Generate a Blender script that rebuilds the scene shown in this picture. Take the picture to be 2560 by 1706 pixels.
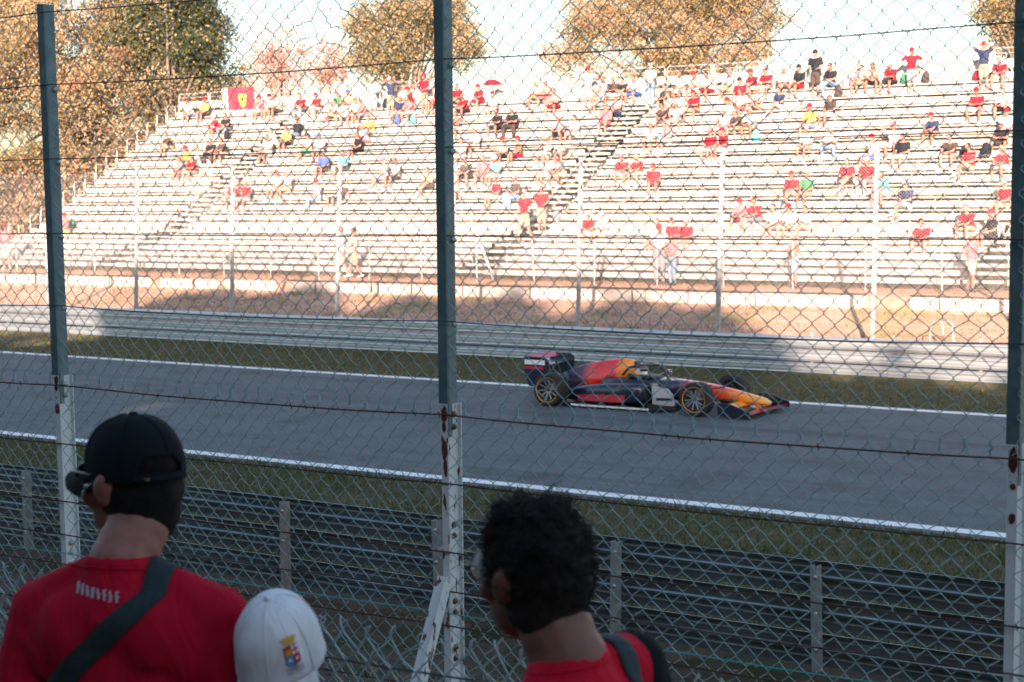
import bpy, bmesh, math, random
import numpy as np
from mathutils import Vector, Matrix, Quaternion, noise

# ------------------------------------------------------------------ clear
for o in list(bpy.data.objects):
    bpy.data.objects.remove(o)
scene = bpy.context.scene
col = scene.collection
RNG = random.Random(7)
nrng = np.random.default_rng(11)
rad = math.radians

# ------------------------------------------------------------------ camera
FPX = 4200.0
CAMZ = 4.5
def unit(v): return v / np.linalg.norm(v)
_left = unit(np.array([-6430., 301., -FPX]))
_up = np.array([-576., 46057., FPX])
_up = unit(_up - _left * _up.dot(_left))
_ex = -_left; _ez = _up; _ey = np.cross(_ez, _ex)
CR = np.array([_ex, _ey, _ez])            # camera -> world rotation
CP = np.array([0., 0., CAMZ])
cam_data = bpy.data.cameras.new('camera')
cam = bpy.data.objects.new('camera', cam_data)
col.objects.link(cam)
cam_data.sensor_width = 36.0
cam_data.lens = FPX / 2560.0 * 36.0
cam_data.clip_start = 0.05
cam_data.clip_end = 3000.0
cam_data.dof.use_dof = True
cam_data.dof.focus_distance = 9.5
cam_data.dof.aperture_fstop = 6.0
M4 = Matrix([[*CR[0], CP[0]], [*CR[1], CP[1]], [*CR[2], CP[2]], [0, 0, 0, 1]])
cam.matrix_world = M4
scene.camera = cam
# survey helpers: a pixel of the 2560 px photograph and one known distance give a place in the world
def ray(px, py): return CR @ np.array([px - 1280.0, 853.0 - py, -FPX]) / FPX
def at_y(px, py, Y):
    d = ray(px, py); return CP + d * (Y / d[1])
def at_z(px, py, Z):
    d = ray(px, py); return CP + d * ((Z - CAMZ) / d[2])
def at_d(px, py, D): return CP + ray(px, py) * D
def proj(P):
    c = CR.T @ (np.array(P, float) - CP)
    return 1280 + FPX * c[0] / -c[2], 853 - FPX * c[1] / -c[2]

# ------------------------------------------------------------------ sky and sun
SUN_EL = rad(15.5)
light_h = Vector((-0.454, 0.891, 0)).normalized()      # where the light travels to, on the ground
to_sun = Vector((-light_h.x * math.cos(SUN_EL), -light_h.y * math.cos(SUN_EL), math.sin(SUN_EL)))
world = bpy.data.worlds.new('World'); scene.world = world
world.use_nodes = True
wn = world.node_tree.nodes; wl = world.node_tree.links
wn.clear()
sky = wn.new('ShaderNodeTexSky'); sky.sky_type = 'NISHITA'; sky.sun_disc = False
sky.sun_elevation = SUN_EL
sky.sun_rotation = math.atan2(to_sun.x, to_sun.y)
sky.air_density = 1.0; sky.dust_density = 1.6; sky.ozone_density = 1.2
bg = wn.new('ShaderNodeBackground'); bg.inputs['Strength'].default_value = 0.08
wo = wn.new('ShaderNodeOutputWorld')
wl.new(sky.outputs[0], bg.inputs[0]); wl.new(bg.outputs[0], wo.inputs[0])
sun_d = bpy.data.lights.new('sun', 'SUN'); sun_d.energy = 5.0; sun_d.angle = rad(0.55)
sun_d.color = (1.0, 0.75, 0.62)
sun = bpy.data.objects.new('sun', sun_d); col.objects.link(sun)
sun.rotation_euler = to_sun.to_track_quat('Z', 'Y').to_euler()
sun.location = (20, -40, 40)

scene.render.engine = 'CYCLES'
scene.view_settings.view_transform = 'Standard'
scene.view_settings.look = 'None'
scene.view_settings.gamma = 1.0
scene.view_settings.use_curve_mapping = False
scene.view_settings.exposure = 2.15

# ------------------------------------------------------------------ helpers
def tag(o, label=None, cat=None, group=None, kind=None):
    if label: o['label'] = label
    if cat: o['category'] = cat
    if group: o['group'] = group
    if kind: o['kind'] = kind
    return o
def empty(name, loc=(0, 0, 0), rz=0.0):
    o = bpy.data.objects.new(name, None); col.objects.link(o)
    o.location = loc; o.rotation_euler = (0, 0, rz); o.empty_display_size = 0.2
    return o
def link(name, mesh, parent=None, loc=None):
    o = bpy.data.objects.new(name, mesh); col.objects.link(o)
    if parent is not None: o.parent = parent
    if loc is not None: o.location = loc
    return o
def smooth(me, on=True):
    me.polygons.foreach_set('use_smooth', [on] * len(me.polygons)); me.update()

class MB:
    """collects simple solids for ONE mesh object"""
    def __init__(s): s.v = []; s.f = []; s.m = []
    def add(s, vs, fs, m=0):
        b = len(s.v); s.v += [tuple(map(float, v)) for v in vs]
        s.f += [tuple(i + b for i in f) for f in fs]; s.m += [m] * len(fs)
    def box(s, lo, hi, m=0):
        x0, y0, z0 = lo; x1, y1, z1 = hi
        s.add([(x0,y0,z0),(x1,y0,z0),(x1,y1,z0),(x0,y1,z0),(x0,y0,z1),(x1,y0,z1),(x1,y1,z1),(x0,y1,z1)],
              [(0,3,2,1),(4,5,6,7),(0,1,5,4),(1,2,6,5),(2,3,7,6),(3,0,4,7)], m)
    def bar(s, a, b, w, h, m=0, up=(0,0,1)):
        a = Vector(a); b = Vector(b); t = (b - a).normalized(); u = Vector(up)
        if abs(t.dot(u)) > .98: u = Vector((0,1,0))
        sd = t.cross(u).normalized(); u = sd.cross(t).normalized()
        vs = []
        for p in (a, b):
            for i, j in ((-1,-1),(1,-1),(1,1),(-1,1)): vs.append(p + sd*(i*w/2) + u*(j*h/2))
        s.add(vs, [(3,2,1,0),(4,5,6,7),(0,1,5,4),(1,2,6,5),(2,3,7,6),(3,0,4,7)], m)
    def tube(s, pts, r, n=8, m=0, caps=True, closed=False):
        pts = [Vector(p) for p in pts]; k = len(pts)
        rs = r if isinstance(r, (list, tuple)) else [r]*k
        prev = None; rings = []
        for i, p in enumerate(pts):
            if closed: t = pts[(i+1) % k] - pts[i-1]
            else: t = pts[min(i+1, k-1)] - pts[max(i-1, 0)]
            t = t.normalized() if t.length > 1e-9 else Vector((0,0,1))
            if prev is None:
                u = Vector((0,0,1)) if abs(t.z) < .9 else Vector((0,1,0))
            else: u = prev
            u = (u - t*u.dot(t)); u = u.normalized() if u.length > 1e-6 else t.orthogonal().normalized()
            prev = u; w = t.cross(u)
            rings.append([p + (u*math.cos(2*math.pi*q/n) + w*math.sin(2*math.pi*q/n))*rs[i] for q in range(n)])
        vs = [v for rg in rings for v in rg]; fs = []
        for i in range(k if closed else k-1):
            a = i*n; b = ((i+1) % k)*n
            for q in range(n): fs.append((a+q, a+(q+1)%n, b+(q+1)%n, b+q))
        if caps and not closed:
            e = len(vs); vs += rings[0] + rings[-1]
            fs.append(tuple(range(e+n-1,e-1,-1))); fs.append(tuple(e+n+q for q in range(n)))
        s.add(vs, fs, m)
    def prism(s, poly, ax, a, b, m=0):
        """poly in the two other axes, extruded along axis ax from a to b"""
        n = len(poly); vs = []
        for t in (a, b):
            for p, q in poly:
                vs.append({'x': (t,p,q), 'y': (p,t,q), 'z': (p,q,t)}[ax])
        fs = [tuple(range(n-1,-1,-1)), tuple(range(n, 2*n))]
        for i in range(n): fs.append((i, (i+1)%n, n+(i+1)%n, n+i))
        s.add(vs, fs, m)
    def lathe(s, prof, n=16, m=0, axis='z', c=(0,0,0)):
        vs = []; k = len(prof)
        for r, h in prof:
            for q in range(n):
                a = 2*math.pi*q/n; x, y = r*math.cos(a), r*math.sin(a)
                vs.append({'z': (c[0]+x, c[1]+y, c[2]+h), 'y': (c[0]+x, c[1]+h, c[2]+y), 'x': (c[0]+h, c[1]+x, c[2]+y)}[axis])
        fs = []
        for i in range(k-1):
            for q in range(n): fs.append((i*n+q, i*n+(q+1)%n, (i+1)*n+(q+1)%n, (i+1)*n+q))
        s.add(vs, fs, m)
    def loft(s, rings, m=0, caps=True):
        n = len(rings[0]); vs = [v for r in rings for v in r]; fs = []
        for i in range(len(rings)-1):
            for q in range(n): fs.append((i*n+q, i*n+(q+1)%n, (i+1)*n+(q+1)%n, (i+1)*n+q))
        if caps: fs.append(tuple(range(n-1,-1,-1))); fs.append(tuple((len(rings)-1)*n+q for q in range(n)))
        s.add(vs, fs, m)
    def mesh(s, name, mats, sm=False, fixn=False):
        me = bpy.data.meshes.new(name); me.from_pydata(s.v, [], s.f)
        for m in (mats if isinstance(mats, (list, tuple)) else [mats]): me.materials.append(m)
        if any(s.m): me.polygons.foreach_set('material_index', s.m)
        if fixn:
            bm = bmesh.new(); bm.from_mesh(me); bmesh.ops.recalc_face_normals(bm, faces=bm.faces[:]); bm.to_mesh(me); bm.free()
        if sm: smooth(me)
        me.update(); return me
    def build(s, name, mats, parent=None, loc=None, sm=False, fixn=True):
        return link(name, s.mesh(name, mats, sm, fixn), parent, loc)

def np_mesh(name, V, Fq, mats, midx=None, sm=False):
    """fast mesh from arrays; Fq is (n,3) or (n,4)"""
    me = bpy.data.meshes.new(name)
    V = np.asarray(V, np.float32); Fq = np.asarray(Fq, np.int32)
    me.vertices.add(len(V)); me.vertices.foreach_set('co', V.ravel())
    k = Fq.shape[1]
    me.loops.add(Fq.size); me.loops.foreach_set('vertex_index', Fq.ravel())
    me.polygons.add(len(Fq)); me.polygons.foreach_set('loop_start', np.arange(0, Fq.size, k, dtype=np.int32))
    if sm: me.polygons.foreach_set('use_smooth', np.ones(len(Fq), bool))
    for m in (mats if isinstance(mats, (list, tuple)) else [mats]): me.materials.append(m)
    if midx is not None: me.polygons.foreach_set('material_index', np.asarray(midx, np.int32))
    me.update(calc_edges=True); me.validate(); return me

def flat_tubes(lines, r, sides, ref=(0, 1, 0)):
    """lines: list of (n,3) arrays lying roughly in one plane with normal ref -> V, F arrays"""
    ref = np.array(ref, float); Vs = []; Fs = []; base = 0
    ang = np.arange(sides) * 2*np.pi/sides + .4
    ca, sa = np.cos(ang)[None, :, None], np.sin(ang)[None, :, None]
    for L in lines:
        L = np.asarray(L, float); n = len(L)
        t = np.empty_like(L); t[1:-1] = L[2:] - L[:-2]; t[0] = L[1]-L[0]; t[-1] = L[-1]-L[-2]
        t /= np.linalg.norm(t, axis=1)[:, None] + 1e-12
        w = np.cross(t, ref); w /= np.linalg.norm(w, axis=1)[:, None] + 1e-12
        u = np.cross(w, t)
        ring = L[:, None, :] + r*(ca*w[:, None, :] + sa*u[:, None, :])
        Vs.append(ring.reshape(-1, 3))
        i = np.arange(n-1)[:, None]*sides; q = np.arange(sides)[None, :]; q2 = (q+1) % sides
        Fs.append(np.stack([i+q, i+q2, i+sides+q2, i+sides+q], -1).reshape(-1, 4) + base)
        base += n*sides
    return np.concatenate(Vs), np.concatenate(Fs)

# ------------------------------------------------------------------ materials
def mat(name, c, rough=.7, metal=0.0, c2=None, scale=8.0, lo=.4, hi=.6, bump=0.0, bscale=None, detail=4.0,
        stretch=None, c3=None, scale3=2.0, lo3=.55, hi3=.7, spec=.5, trans=0.0, coat=0.0):
    m = bpy.data.materials.new(name); m.use_nodes = True
    nt = m.node_tree; nd = nt.nodes; lk = nt.links; b = nd['Principled BSDF']
    b.inputs['Roughness'].default_value = rough; b.inputs['Metallic'].default_value = metal
    b.inputs['Specular IOR Level'].default_value = spec
    if coat: b.inputs['Coat Weight'].default_value = coat; b.inputs['Coat Roughness'].default_value = .08
    c = tuple(c) + (1,); b.inputs['Base Color'].default_value = c
    tc = nd.new('ShaderNodeTexCoord'); src = tc.outputs['Object']
    if stretch:
        mp = nd.new('ShaderNodeMapping'); mp.inputs['Scale'].default_value = stretch
        lk.new(src, mp.inputs[0]); src = mp.outputs[0]
    def nz(sc, det):
        n = nd.new('ShaderNodeTexNoise'); n.inputs['Scale'].default_value = sc; n.inputs['Detail'].default_value = det
        n.inputs['Roughness'].default_value = .62
        lk.new(src, n.inputs['Vector']); return n.outputs['Fac']
    out = None
    if c2 is not None:
        rp = nd.new('ShaderNodeValToRGB'); rp.color_ramp.elements[0].position = lo; rp.color_ramp.elements[1].position = hi
        rp.color_ramp.elements[0].color = c; rp.color_ramp.elements[1].color = tuple(c2) + (1,)
        lk.new(nz(scale, detail), rp.inputs[0]); out = rp.outputs[0]
    if c3 is not None:
        r3 = nd.new('ShaderNodeValToRGB'); r3.color_ramp.elements[0].position = lo3; r3.color_ramp.elements[1].position = hi3
        lk.new(nz(scale3, 5.0), r3.inputs[0])
        mx = nd.new('ShaderNodeMix'); mx.data_type = 'RGBA'
        lk.new(r3.outputs[0], mx.inputs[0])
        if out is not None: lk.new(out, mx.inputs[6])
        else: mx.inputs[6].default_value = c
        mx.inputs[7].default_value = tuple(c3) + (1,); out = mx.outputs[2]
    if out is not None: lk.new(out, b.inputs['Base Color'])
    if bump:
        bp = nd.new('ShaderNodeBump'); bp.inputs['Strength'].default_value = bump; bp.inputs['Distance'].default_value = .02
        lk.new(nz(bscale or scale*3, 6.0), bp.inputs['Height']); lk.new(bp.outputs[0], b.inputs['Normal'])
    if trans:
        tr = nd.new('ShaderNodeBsdfTranslucent'); ms = nd.new('ShaderNodeMixShader'); ms.inputs[0].default_value = trans
        if out is not None: lk.new(out, tr.inputs[0])
        else: tr.inputs[0].default_value = c
        o = nd['Material Output']
        lk.new(b.outputs[0], ms.inputs[1]); lk.new(tr.outputs[0], ms.inputs[2]); lk.new(ms.outputs[0], o.inputs[0])
    return m
# ------------------------------------------------------------------ shared materials
m_asphalt = mat('asphalt', (.078,.095,.100), .85, c2=(.156,.178,.184), scale=38, lo=.35, hi=.68, bump=.5, bscale=140,
                c3=(.055,.056,.06), scale3=.9, lo3=.5, hi3=.75, spec=.35)
def add_streaks(m, sc, lo, hi, c, f):
    nt = m.node_tree; nd = nt.nodes; lk = nt.links; b = nd['Principled BSDF']; old = b.inputs['Base Color'].links[0].from_socket
    tc = nd.new('ShaderNodeTexCoord'); mp = nd.new('ShaderNodeMapping'); mp.inputs['Scale'].default_value = sc; n = nd.new('ShaderNodeTexNoise'); n.inputs['Scale'].default_value = 1.0; n.inputs['Detail'].default_value = 6; n.inputs['Roughness'].default_value = .65
    lk.new(tc.outputs['Object'], mp.inputs[0]); lk.new(mp.outputs[0], n.inputs['Vector']); r = nd.new('ShaderNodeValToRGB'); r.color_ramp.elements[0].position = lo; r.color_ramp.elements[1].position = hi; r.color_ramp.elements[1].color = (f,f,f,1)
    lk.new(n.outputs['Fac'], r.inputs[0]); mx = nd.new('ShaderNodeMix'); mx.data_type = 'RGBA'; lk.new(r.outputs[0], mx.inputs[0]); lk.new(old, mx.inputs[6]); mx.inputs[7].default_value = c + (1,); lk.new(mx.outputs[2], b.inputs['Base Color'])
add_streaks(m_asphalt, (.03,1.5,1), .50, .72, (.045,.047,.05), .75)      # rubbered-in tyre lines
add_streaks(m_asphalt, (.05,.9,1.7), .60, .74, (.135,.105,.095), .5)     # dusty reddish stains
m_line = mat('line_paint', (.80,.81,.80), .6, c2=(.55,.56,.55), scale=4, lo=.5, hi=.75, bump=.2, bscale=90)
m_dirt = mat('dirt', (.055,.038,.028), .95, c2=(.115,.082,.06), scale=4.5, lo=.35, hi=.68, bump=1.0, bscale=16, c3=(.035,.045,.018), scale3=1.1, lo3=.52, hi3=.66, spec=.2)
m_turf = mat('turf_soil', (.05,.052,.02), .95, c2=(.10,.085,.045), scale=3.2, lo=.4, hi=.65, bump=.8, bscale=30, spec=.2)
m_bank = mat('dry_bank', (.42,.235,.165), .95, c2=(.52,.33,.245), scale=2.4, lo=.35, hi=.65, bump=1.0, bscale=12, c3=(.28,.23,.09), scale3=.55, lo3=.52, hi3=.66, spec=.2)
m_under = mat('under_ground', (.24,.17,.11), .95, c2=(.16,.14,.07), scale=1.2, lo=.4, hi=.6, bump=.7, bscale=8, spec=.2)
m_galv = mat('galvanised_steel', (.085,.15,.17), .5, .35, c2=(.15,.23,.25), scale=14, lo=.35, hi=.7, bump=.06, bscale=30, c3=(.06,.11,.125), scale3=5, lo3=.55, hi3=.8)
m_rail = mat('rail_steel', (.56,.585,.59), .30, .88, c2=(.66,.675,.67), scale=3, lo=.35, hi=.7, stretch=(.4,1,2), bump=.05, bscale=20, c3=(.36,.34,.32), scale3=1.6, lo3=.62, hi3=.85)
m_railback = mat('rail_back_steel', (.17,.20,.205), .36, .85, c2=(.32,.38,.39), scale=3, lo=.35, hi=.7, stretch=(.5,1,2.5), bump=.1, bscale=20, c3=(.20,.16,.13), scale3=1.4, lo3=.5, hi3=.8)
m_oldpost = mat('weathered_post', (.23,.21,.19), .8, .1, c2=(.33,.30,.27), scale=9, lo=.35, hi=.7, stretch=(1,1,.3), bump=.4, bscale=30, c3=(.20,.12,.08), scale3=4, lo3=.58, hi3=.72)
m_galvpost = mat('zinc_post', (.36,.38,.38), .55, .5, c2=(.28,.29,.29), scale=9, lo=.35, hi=.7, bump=.15, bscale=30)
m_mesh = mat('coated_wire', (.23,.38,.40), .38, .15, c2=(.31,.46,.48), scale=30)
m_rustwire = mat('rusty_wire', (.06,.022,.014), .8, .2, c2=(.11,.045,.025), scale=30)
m_darkwire = mat('dark_wire', (.06,.07,.08), .55, .5, c2=(.10,.09,.09), scale=20)
m_cord = mat('teal_cord', (.03,.38,.40), .6)
m_white = mat('white_paint', (.66,.70,.70), .5, c2=(.55,.58,.57), scale=7, lo=.55, hi=.9, bump=.1, bscale=20)
m_whitefar = mat('far_post_paint', (.46,.44,.43), .5, .2, c2=(.34,.33,.33), scale=4, lo=.4, hi=.8)
m_farwire = mat('far_mesh_wire', (.45,.43,.41), .5, .3)
m_conc = mat('pale_concrete', (.46,.40,.36), .9, c2=(.36,.31,.27), scale=3, lo=.4, hi=.7, bump=.3, bscale=20, c3=(.36,.31,.26), scale3=2.0, lo3=.56, hi3=.75)
m_pipe = mat('dark_pipe', (.07,.055,.045), .6, .4)
m_bolt = mat('bolt_zinc', (.45,.46,.45), .45, .6)
m_rust = mat('rust_red', (.085,.012,.010), .85, c2=(.13,.03,.02), scale=30, bump=.4, bscale=80)

def rusty_paint(name, spots, lo, hi, sc=26, rust=(.12,.04,.02)):
    """white paint with flaked rust patches; 'spots' adds a second coarse mask of drips"""
    m = mat(name, (.66,.70,.70), .5, c2=(.56,.60,.60), scale=6, lo=.5, hi=.9)
    nt = m.node_tree; nd = nt.nodes; lk = nt.links; b = nd['Principled BSDF']
    tc = nd.new('ShaderNodeTexCoord'); mp = nd.new('ShaderNodeMapping'); mp.inputs['Scale'].default_value = (1.6, 1.6, .55)
    lk.new(tc.outputs['Object'], mp.inputs[0])
    n = nd.new('ShaderNodeTexNoise'); n.inputs['Scale'].default_value = sc; n.inputs['Detail'].default_value = 5
    lk.new(mp.outputs[0], n.inputs['Vector'])
    r = nd.new('ShaderNodeValToRGB'); r.color_ramp.elements[0].position = lo; r.color_ramp.elements[1].position = hi
    lk.new(n.outputs['Fac'], r.inputs[0])
    old = b.inputs['Base Color'].links[0].from_socket
    mx = nd.new('ShaderNodeMix'); mx.data_type = 'RGBA'
    lk.new(r.outputs[0], mx.inputs[0]); lk.new(old, mx.inputs[6]); mx.inputs[7].default_value = rust + (1,)
    lk.new(mx.outputs[2], b.inputs['Base Color']); return m
m_whitepost = rusty_paint('white_post_paint', 0, .70, .73)
m_rustpost = rusty_paint('flaking_white_post_paint', 1, .585, .62)

# ------------------------------------------------------------------ ground
RAIL_N = 13.32; RAIL_F = 36.5
prof = [(-400,3.0),(-30,3.0),(-8,2.95),(-1.0,2.9),(1.1,2.85),(1.6,2.2),(3.4,2.18),(4.1,1.75),(5.2,1.45),(7.5,.75),(10,.38),(12.6,.32),(14.2,.28),(17.5,.05),(20.5,0),(20.9,0),
        (32.2,0),(33,.0),(36.2,.01),(36.9,.35),(38,.58),(42.55,1.2),(42.85,1.47),(46,1.5),(60,1.5),(100,1.6),(900,1.6)]
PY = [p[0] for p in prof]; PZ = [p[1] for p in prof]
def ground_z(x, y):
    z = float(np.interp(y, PY, PZ))
    a = 0.0
    if 3 < y < 20: a = .05*min(1, (y-3)/3)*min(1, (20-y)/3)
    elif y < 3: a = .03
    elif 36.9 < y < 42.4: a = .07*min(1, (y-36.9)/.6)
    elif y > 43: a = .03
    if a: z += a*(noise.noise(Vector((x*.45, y*.6, 3.1))) + .5*noise.noise(Vector((x*1.3, y*1.3, 9.7))))
    return z
gx = np.concatenate([np.linspace(-700,-80,12)[:-1], np.arange(-80, 12.01, .6), np.linspace(12,700,12)[1:]])
gy = np.concatenate([[-400,-60,-30,-15,-8], np.arange(-4, 20.5, .4), [20.7,20.95,24,28,32.1], np.arange(32.5, 50, .4), [52,55,58,62,70,85,110,160,260,450,900]])
gV = np.array([(x, y, ground_z(x, y)) for y in gy for x in gx]); nx = len(gx)
ii, jj = np.meshgrid(np.arange(len(gy)-1), np.arange(nx-1), indexing='ij')
gF = np.stack([ii*nx+jj, ii*nx+jj+1, (ii+1)*nx+jj+1, (ii+1)*nx+jj], -1).reshape(-1, 4)
ym = (gy[:-1] + gy[1:]) / 2
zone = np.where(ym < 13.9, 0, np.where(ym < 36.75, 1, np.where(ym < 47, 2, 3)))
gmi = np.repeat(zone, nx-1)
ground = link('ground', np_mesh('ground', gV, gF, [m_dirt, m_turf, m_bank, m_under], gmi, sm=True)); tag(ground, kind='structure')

def sheet(name, x0, x1, y0, y1, z, m, nxs=1, wob=0.0):
    mb = MB(); xs = np.linspace(x0, x1, nxs+1); vs = []
    for i, x in enumerate(xs):
        w = wob*noise.noise(Vector((x*.9, y0, 0))) if wob else 0; w2 = wob*noise.noise(Vector((x*.9, y1, 5))) if wob else 0
        vs += [(x, y0+w, z), (x, y1+w2, z)]
    mb.add(vs, [(2*i, 2*i+2, 2*i+3, 2*i+1) for i in range(nxs)])
    return mb.build(name, m, fixn=False)
tag(sheet('track', -700, 700, 20.75, 32.25, .010, m_asphalt), kind='structure')
tag(sheet('track_edge_line', -150, 80, 20.92, 21.20, .0145, m_line, 460, .012), kind='structure')
tag(sheet('track_edge_line', -150, 80, 31.84, 32.15, .0145, m_line, 460, .012), kind='structure')

# ------------------------------------------------------------------ grass (uncountable)
m_g1 = mat('grass_blade_green', (.055,.085,.018), .7, trans=.25); m_g2 = mat('grass_blade_olive', (.095,.10,.03), .7, trans=.25)
m_g3 = mat('grass_blade_dry', (.20,.155,.075), .8, trans=.2); m_g4 = mat('grass_blade_straw', (.28,.20,.125), .8, trans=.2)
def grass(name, label, n, x0, x1, y0, y1, h0, h1, wts, mats, clump=0.0, w=.012, dens=None):
    x = nrng.uniform(x0, x1, n); y = nrng.uniform(y0, y1, n)
    if clump:
        cx = nrng.uniform(x0, x1, n//60+1); cy = nrng.uniform(y0, y1, n//60+1); k = nrng.integers(0, len(cx), n)
        s = nrng.random(n) < .6
        x = np.where(s, cx[k] + nrng.normal(0, clump, n), x); y = np.where(s, cy[k] + nrng.normal(0, clump*.7, n), y)
        y = np.clip(y, y0, y1)
    keep = np.ones(n, bool)
    if dens is not None: keep = np.array([dens(a, b) > nrng.random() for a, b in zip(x, y)])
    x, y = x[keep], y[keep]; n = len(x)
    z = np.array([ground_z(a, b) for a, b in zip(x, y)]) - .01
    h = nrng.uniform(h0, h1, n) * (0.6 + .8*nrng.random(n)); a = nrng.uniform(0, 2*np.pi, n)
    ln = nrng.uniform(.2, .8, n)*h; b = nrng.uniform(0, 2*np.pi, n)
    ww = w*nrng.uniform(.6, 1.5, n)
    p0 = np.stack([x - ww*np.cos(a), y - ww*np.sin(a), z], 1); p1 = np.stack([x + ww*np.cos(a), y + ww*np.sin(a), z], 1)
    p2 = np.stack([x + ln*np.cos(b), y + ln*np.sin(b), z + h], 1)
    V = np.stack([p0, p1, p2], 1).reshape(-1, 3); F = np.arange(3*n).reshape(-1, 3)
    mi = nrng.choice(len(mats), n, p=wts)
    o = link(name, np_mesh(name, V, F, mats, mi)); tag(o, label, 'grass', kind='stuff'); return o
GM = [m_g1, m_g2, m_g3, m_g4]
grass('verge_grass', 'short dark green grass verge between the near guardrail and the track', 90000, -34, -2, 13.9, 20.84, .035, .085, [.5,.35,.12,.03], GM, .25, .011)
def wear(x, y): return .12 + .95*max(0, 1-abs(y-33.1)/2.6) * (.6+.8*noise.noise(Vector((x*.3, y*.5, 2))))
grass('verge_grass', 'worn green and brown grass verge beyond the track edge line', 70000, -58, -6, 32.2, 36.3, .03, .085, [.28,.34,.26,.12], GM, .3, .013, wear)
grass('dry_grass', 'sparse dry straw grass on the bank behind the far guardrail', 26000, -60, -6, 37.0, 42.3, .04, .13, [.02,.12,.36,.5], GM, .3, .012)
grass('dry_grass', 'thin dry grass on the bare strip in front of the grandstand', 9000, -62, -6, 43.0, 46.0, .03, .08, [.0,.1,.35,.55], GM, .3, .012)
grass('weeds', 'scattered weeds and litter on the dirt before the near guardrail', 9000, -24, -1, 5.5, 13.2, .03, .10, [.3,.3,.3,.1], GM, .22, .012)

# stones and dead leaves on the dirt
def scatter_chips(name, label, n, x0, x1, y0, y1, s0, s1, mats):
    x = nrng.uniform(x0, x1, n); y = nrng.uniform(y0, y1, n)
    z = np.array([ground_z(a, b) for a, b in zip(x, y)]) + .006
    s = nrng.uniform(s0, s1, n); a = nrng.uniform(0, 6.28, n); t = nrng.uniform(-.6, .6, (n, 4))*s[:, None]
    V = np.stack([np.stack([x+s*np.cos(a+k*1.57), y+s*.7*np.sin(a+k*1.57), z+np.abs(t[:, k])*.6], 1) for k in range(4)], 1).reshape(-1, 3)
    o = link(name, np_mesh(name, V, np.arange(4*n).reshape(-1, 4), mats, nrng.integers(0, len(mats), n)))
    tag(o, label, 'litter', kind='stuff')
scatter_chips('dead_leaves', 'dead leaves and stones littering the dirt by the near guardrail', 2600, -22, -1, 7.5, 13.2, .012, .035,
              [mat('leaf_litter', (.13,.08,.05), .9), mat('leaf_litter_pale', (.28,.21,.15), .9), mat('leaf_litter_dark', (.05,.03,.02), .9)])

# ------------------------------------------------------------------ guardrails
def wbeam(length, flip):
    """W profile, ridges toward -Y when flip=1; length along X, height .305"""
    pr = [(0,-.150),(.016,-.146),(.034,-.130),(.088,-.112),(.097,-.098),(.098,-.070),(.090,-.052),(.034,-.024),(.006,-.008),(.006,.008),
          (.034,.024),(.090,.052),(.098,.070),(.097,.098),(.088,.112),(.034,.130),(.016,.146),(0,.150)]
    s = -1 if flip else 1
    pr = [(y*1.1, z*.955) for y, z in pr]; out = [(s*y, z) for y, z in pr]; back = [(s*(y-.006), z*.995) for y, z in pr]
    mb = MB(); n = len(pr); h = length/2
    for k, st in enumerate((out, back)):      # two skins, then the rims, each with its own vertices
        V = [(-h, y, z) for y, z in st] + [(h, y, z) for y, z in st]
        mb.add(V, [(i, i+1, n+i+1, n+i) if (k == 0) == (s < 0) else (n+i, n+i+1, i+1, i) for i in range(n-1)])
    for e in (-h, h):
        V = [(e, y, z) for y, z in out] + [(e, y, z) for y, z in back]; mb.add(V, [(i, i+1, n+i+1, n+i) for i in range(n-1)])
    for i in (0, n-1):
        mb.add([(-h, *out[i]), (h, *out[i]), (h, *back[i]), (-h, *back[i])], [(0,1,2,3)])
    return mb
beam_far = wbeam(4.02, True).mesh('beam', m_rail)
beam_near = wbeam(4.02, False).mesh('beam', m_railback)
for me in (beam_far, beam_near): smooth(me); 
def edge_split(o):
    md = o.modifiers.new('split', 'EDGE_SPLIT'); md.split_angle = rad(50)
# far rail, ridges face the track (and the camera)
gr = tag(empty('guardrail', (-24, RAIL_F, 0)), 'pale grey three-beam guardrail along the far verge below the dry bank', 'guardrail')
bmb = MB()
for k in range(3): bmb.lathe([(.0,-.02),(.016,-.02),(.016,0),(.0,0)], 8, axis='y', c=(0,0,0))
boltm = MB(); boltm.lathe([(0,-.018),(.017,-.016),(.019,0),(0,0)], 8, axis='y'); boltmesh = boltm.mesh('bolt', m_bolt, True, True)
fp = MB(); fp.box((-.03,.0,-.1),(.03,.1,1.0)); fpm = fp.mesh('post', m_galvpost, fixn=True)
for i in range(-11, 7):
    xc = i*4.0 + .3
    for k in range(3):
        b = link('beam', beam_far, gr, (xc, RNG.uniform(-.004,.004) - (.004 if i % 2 else 0), .195 + k*.318 + RNG.uniform(-.004,.004)))
        b.rotation_euler = (RNG.uniform(-.02,.02), 0, 0)
        if -40 < xc-24 < -8: link('bolt', boltmesh, b, (1.9, .0, 0))
    for q in (0, 2.0): link('post', fpm, gr, (xc + q - 1.9, .04, .05))
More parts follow.
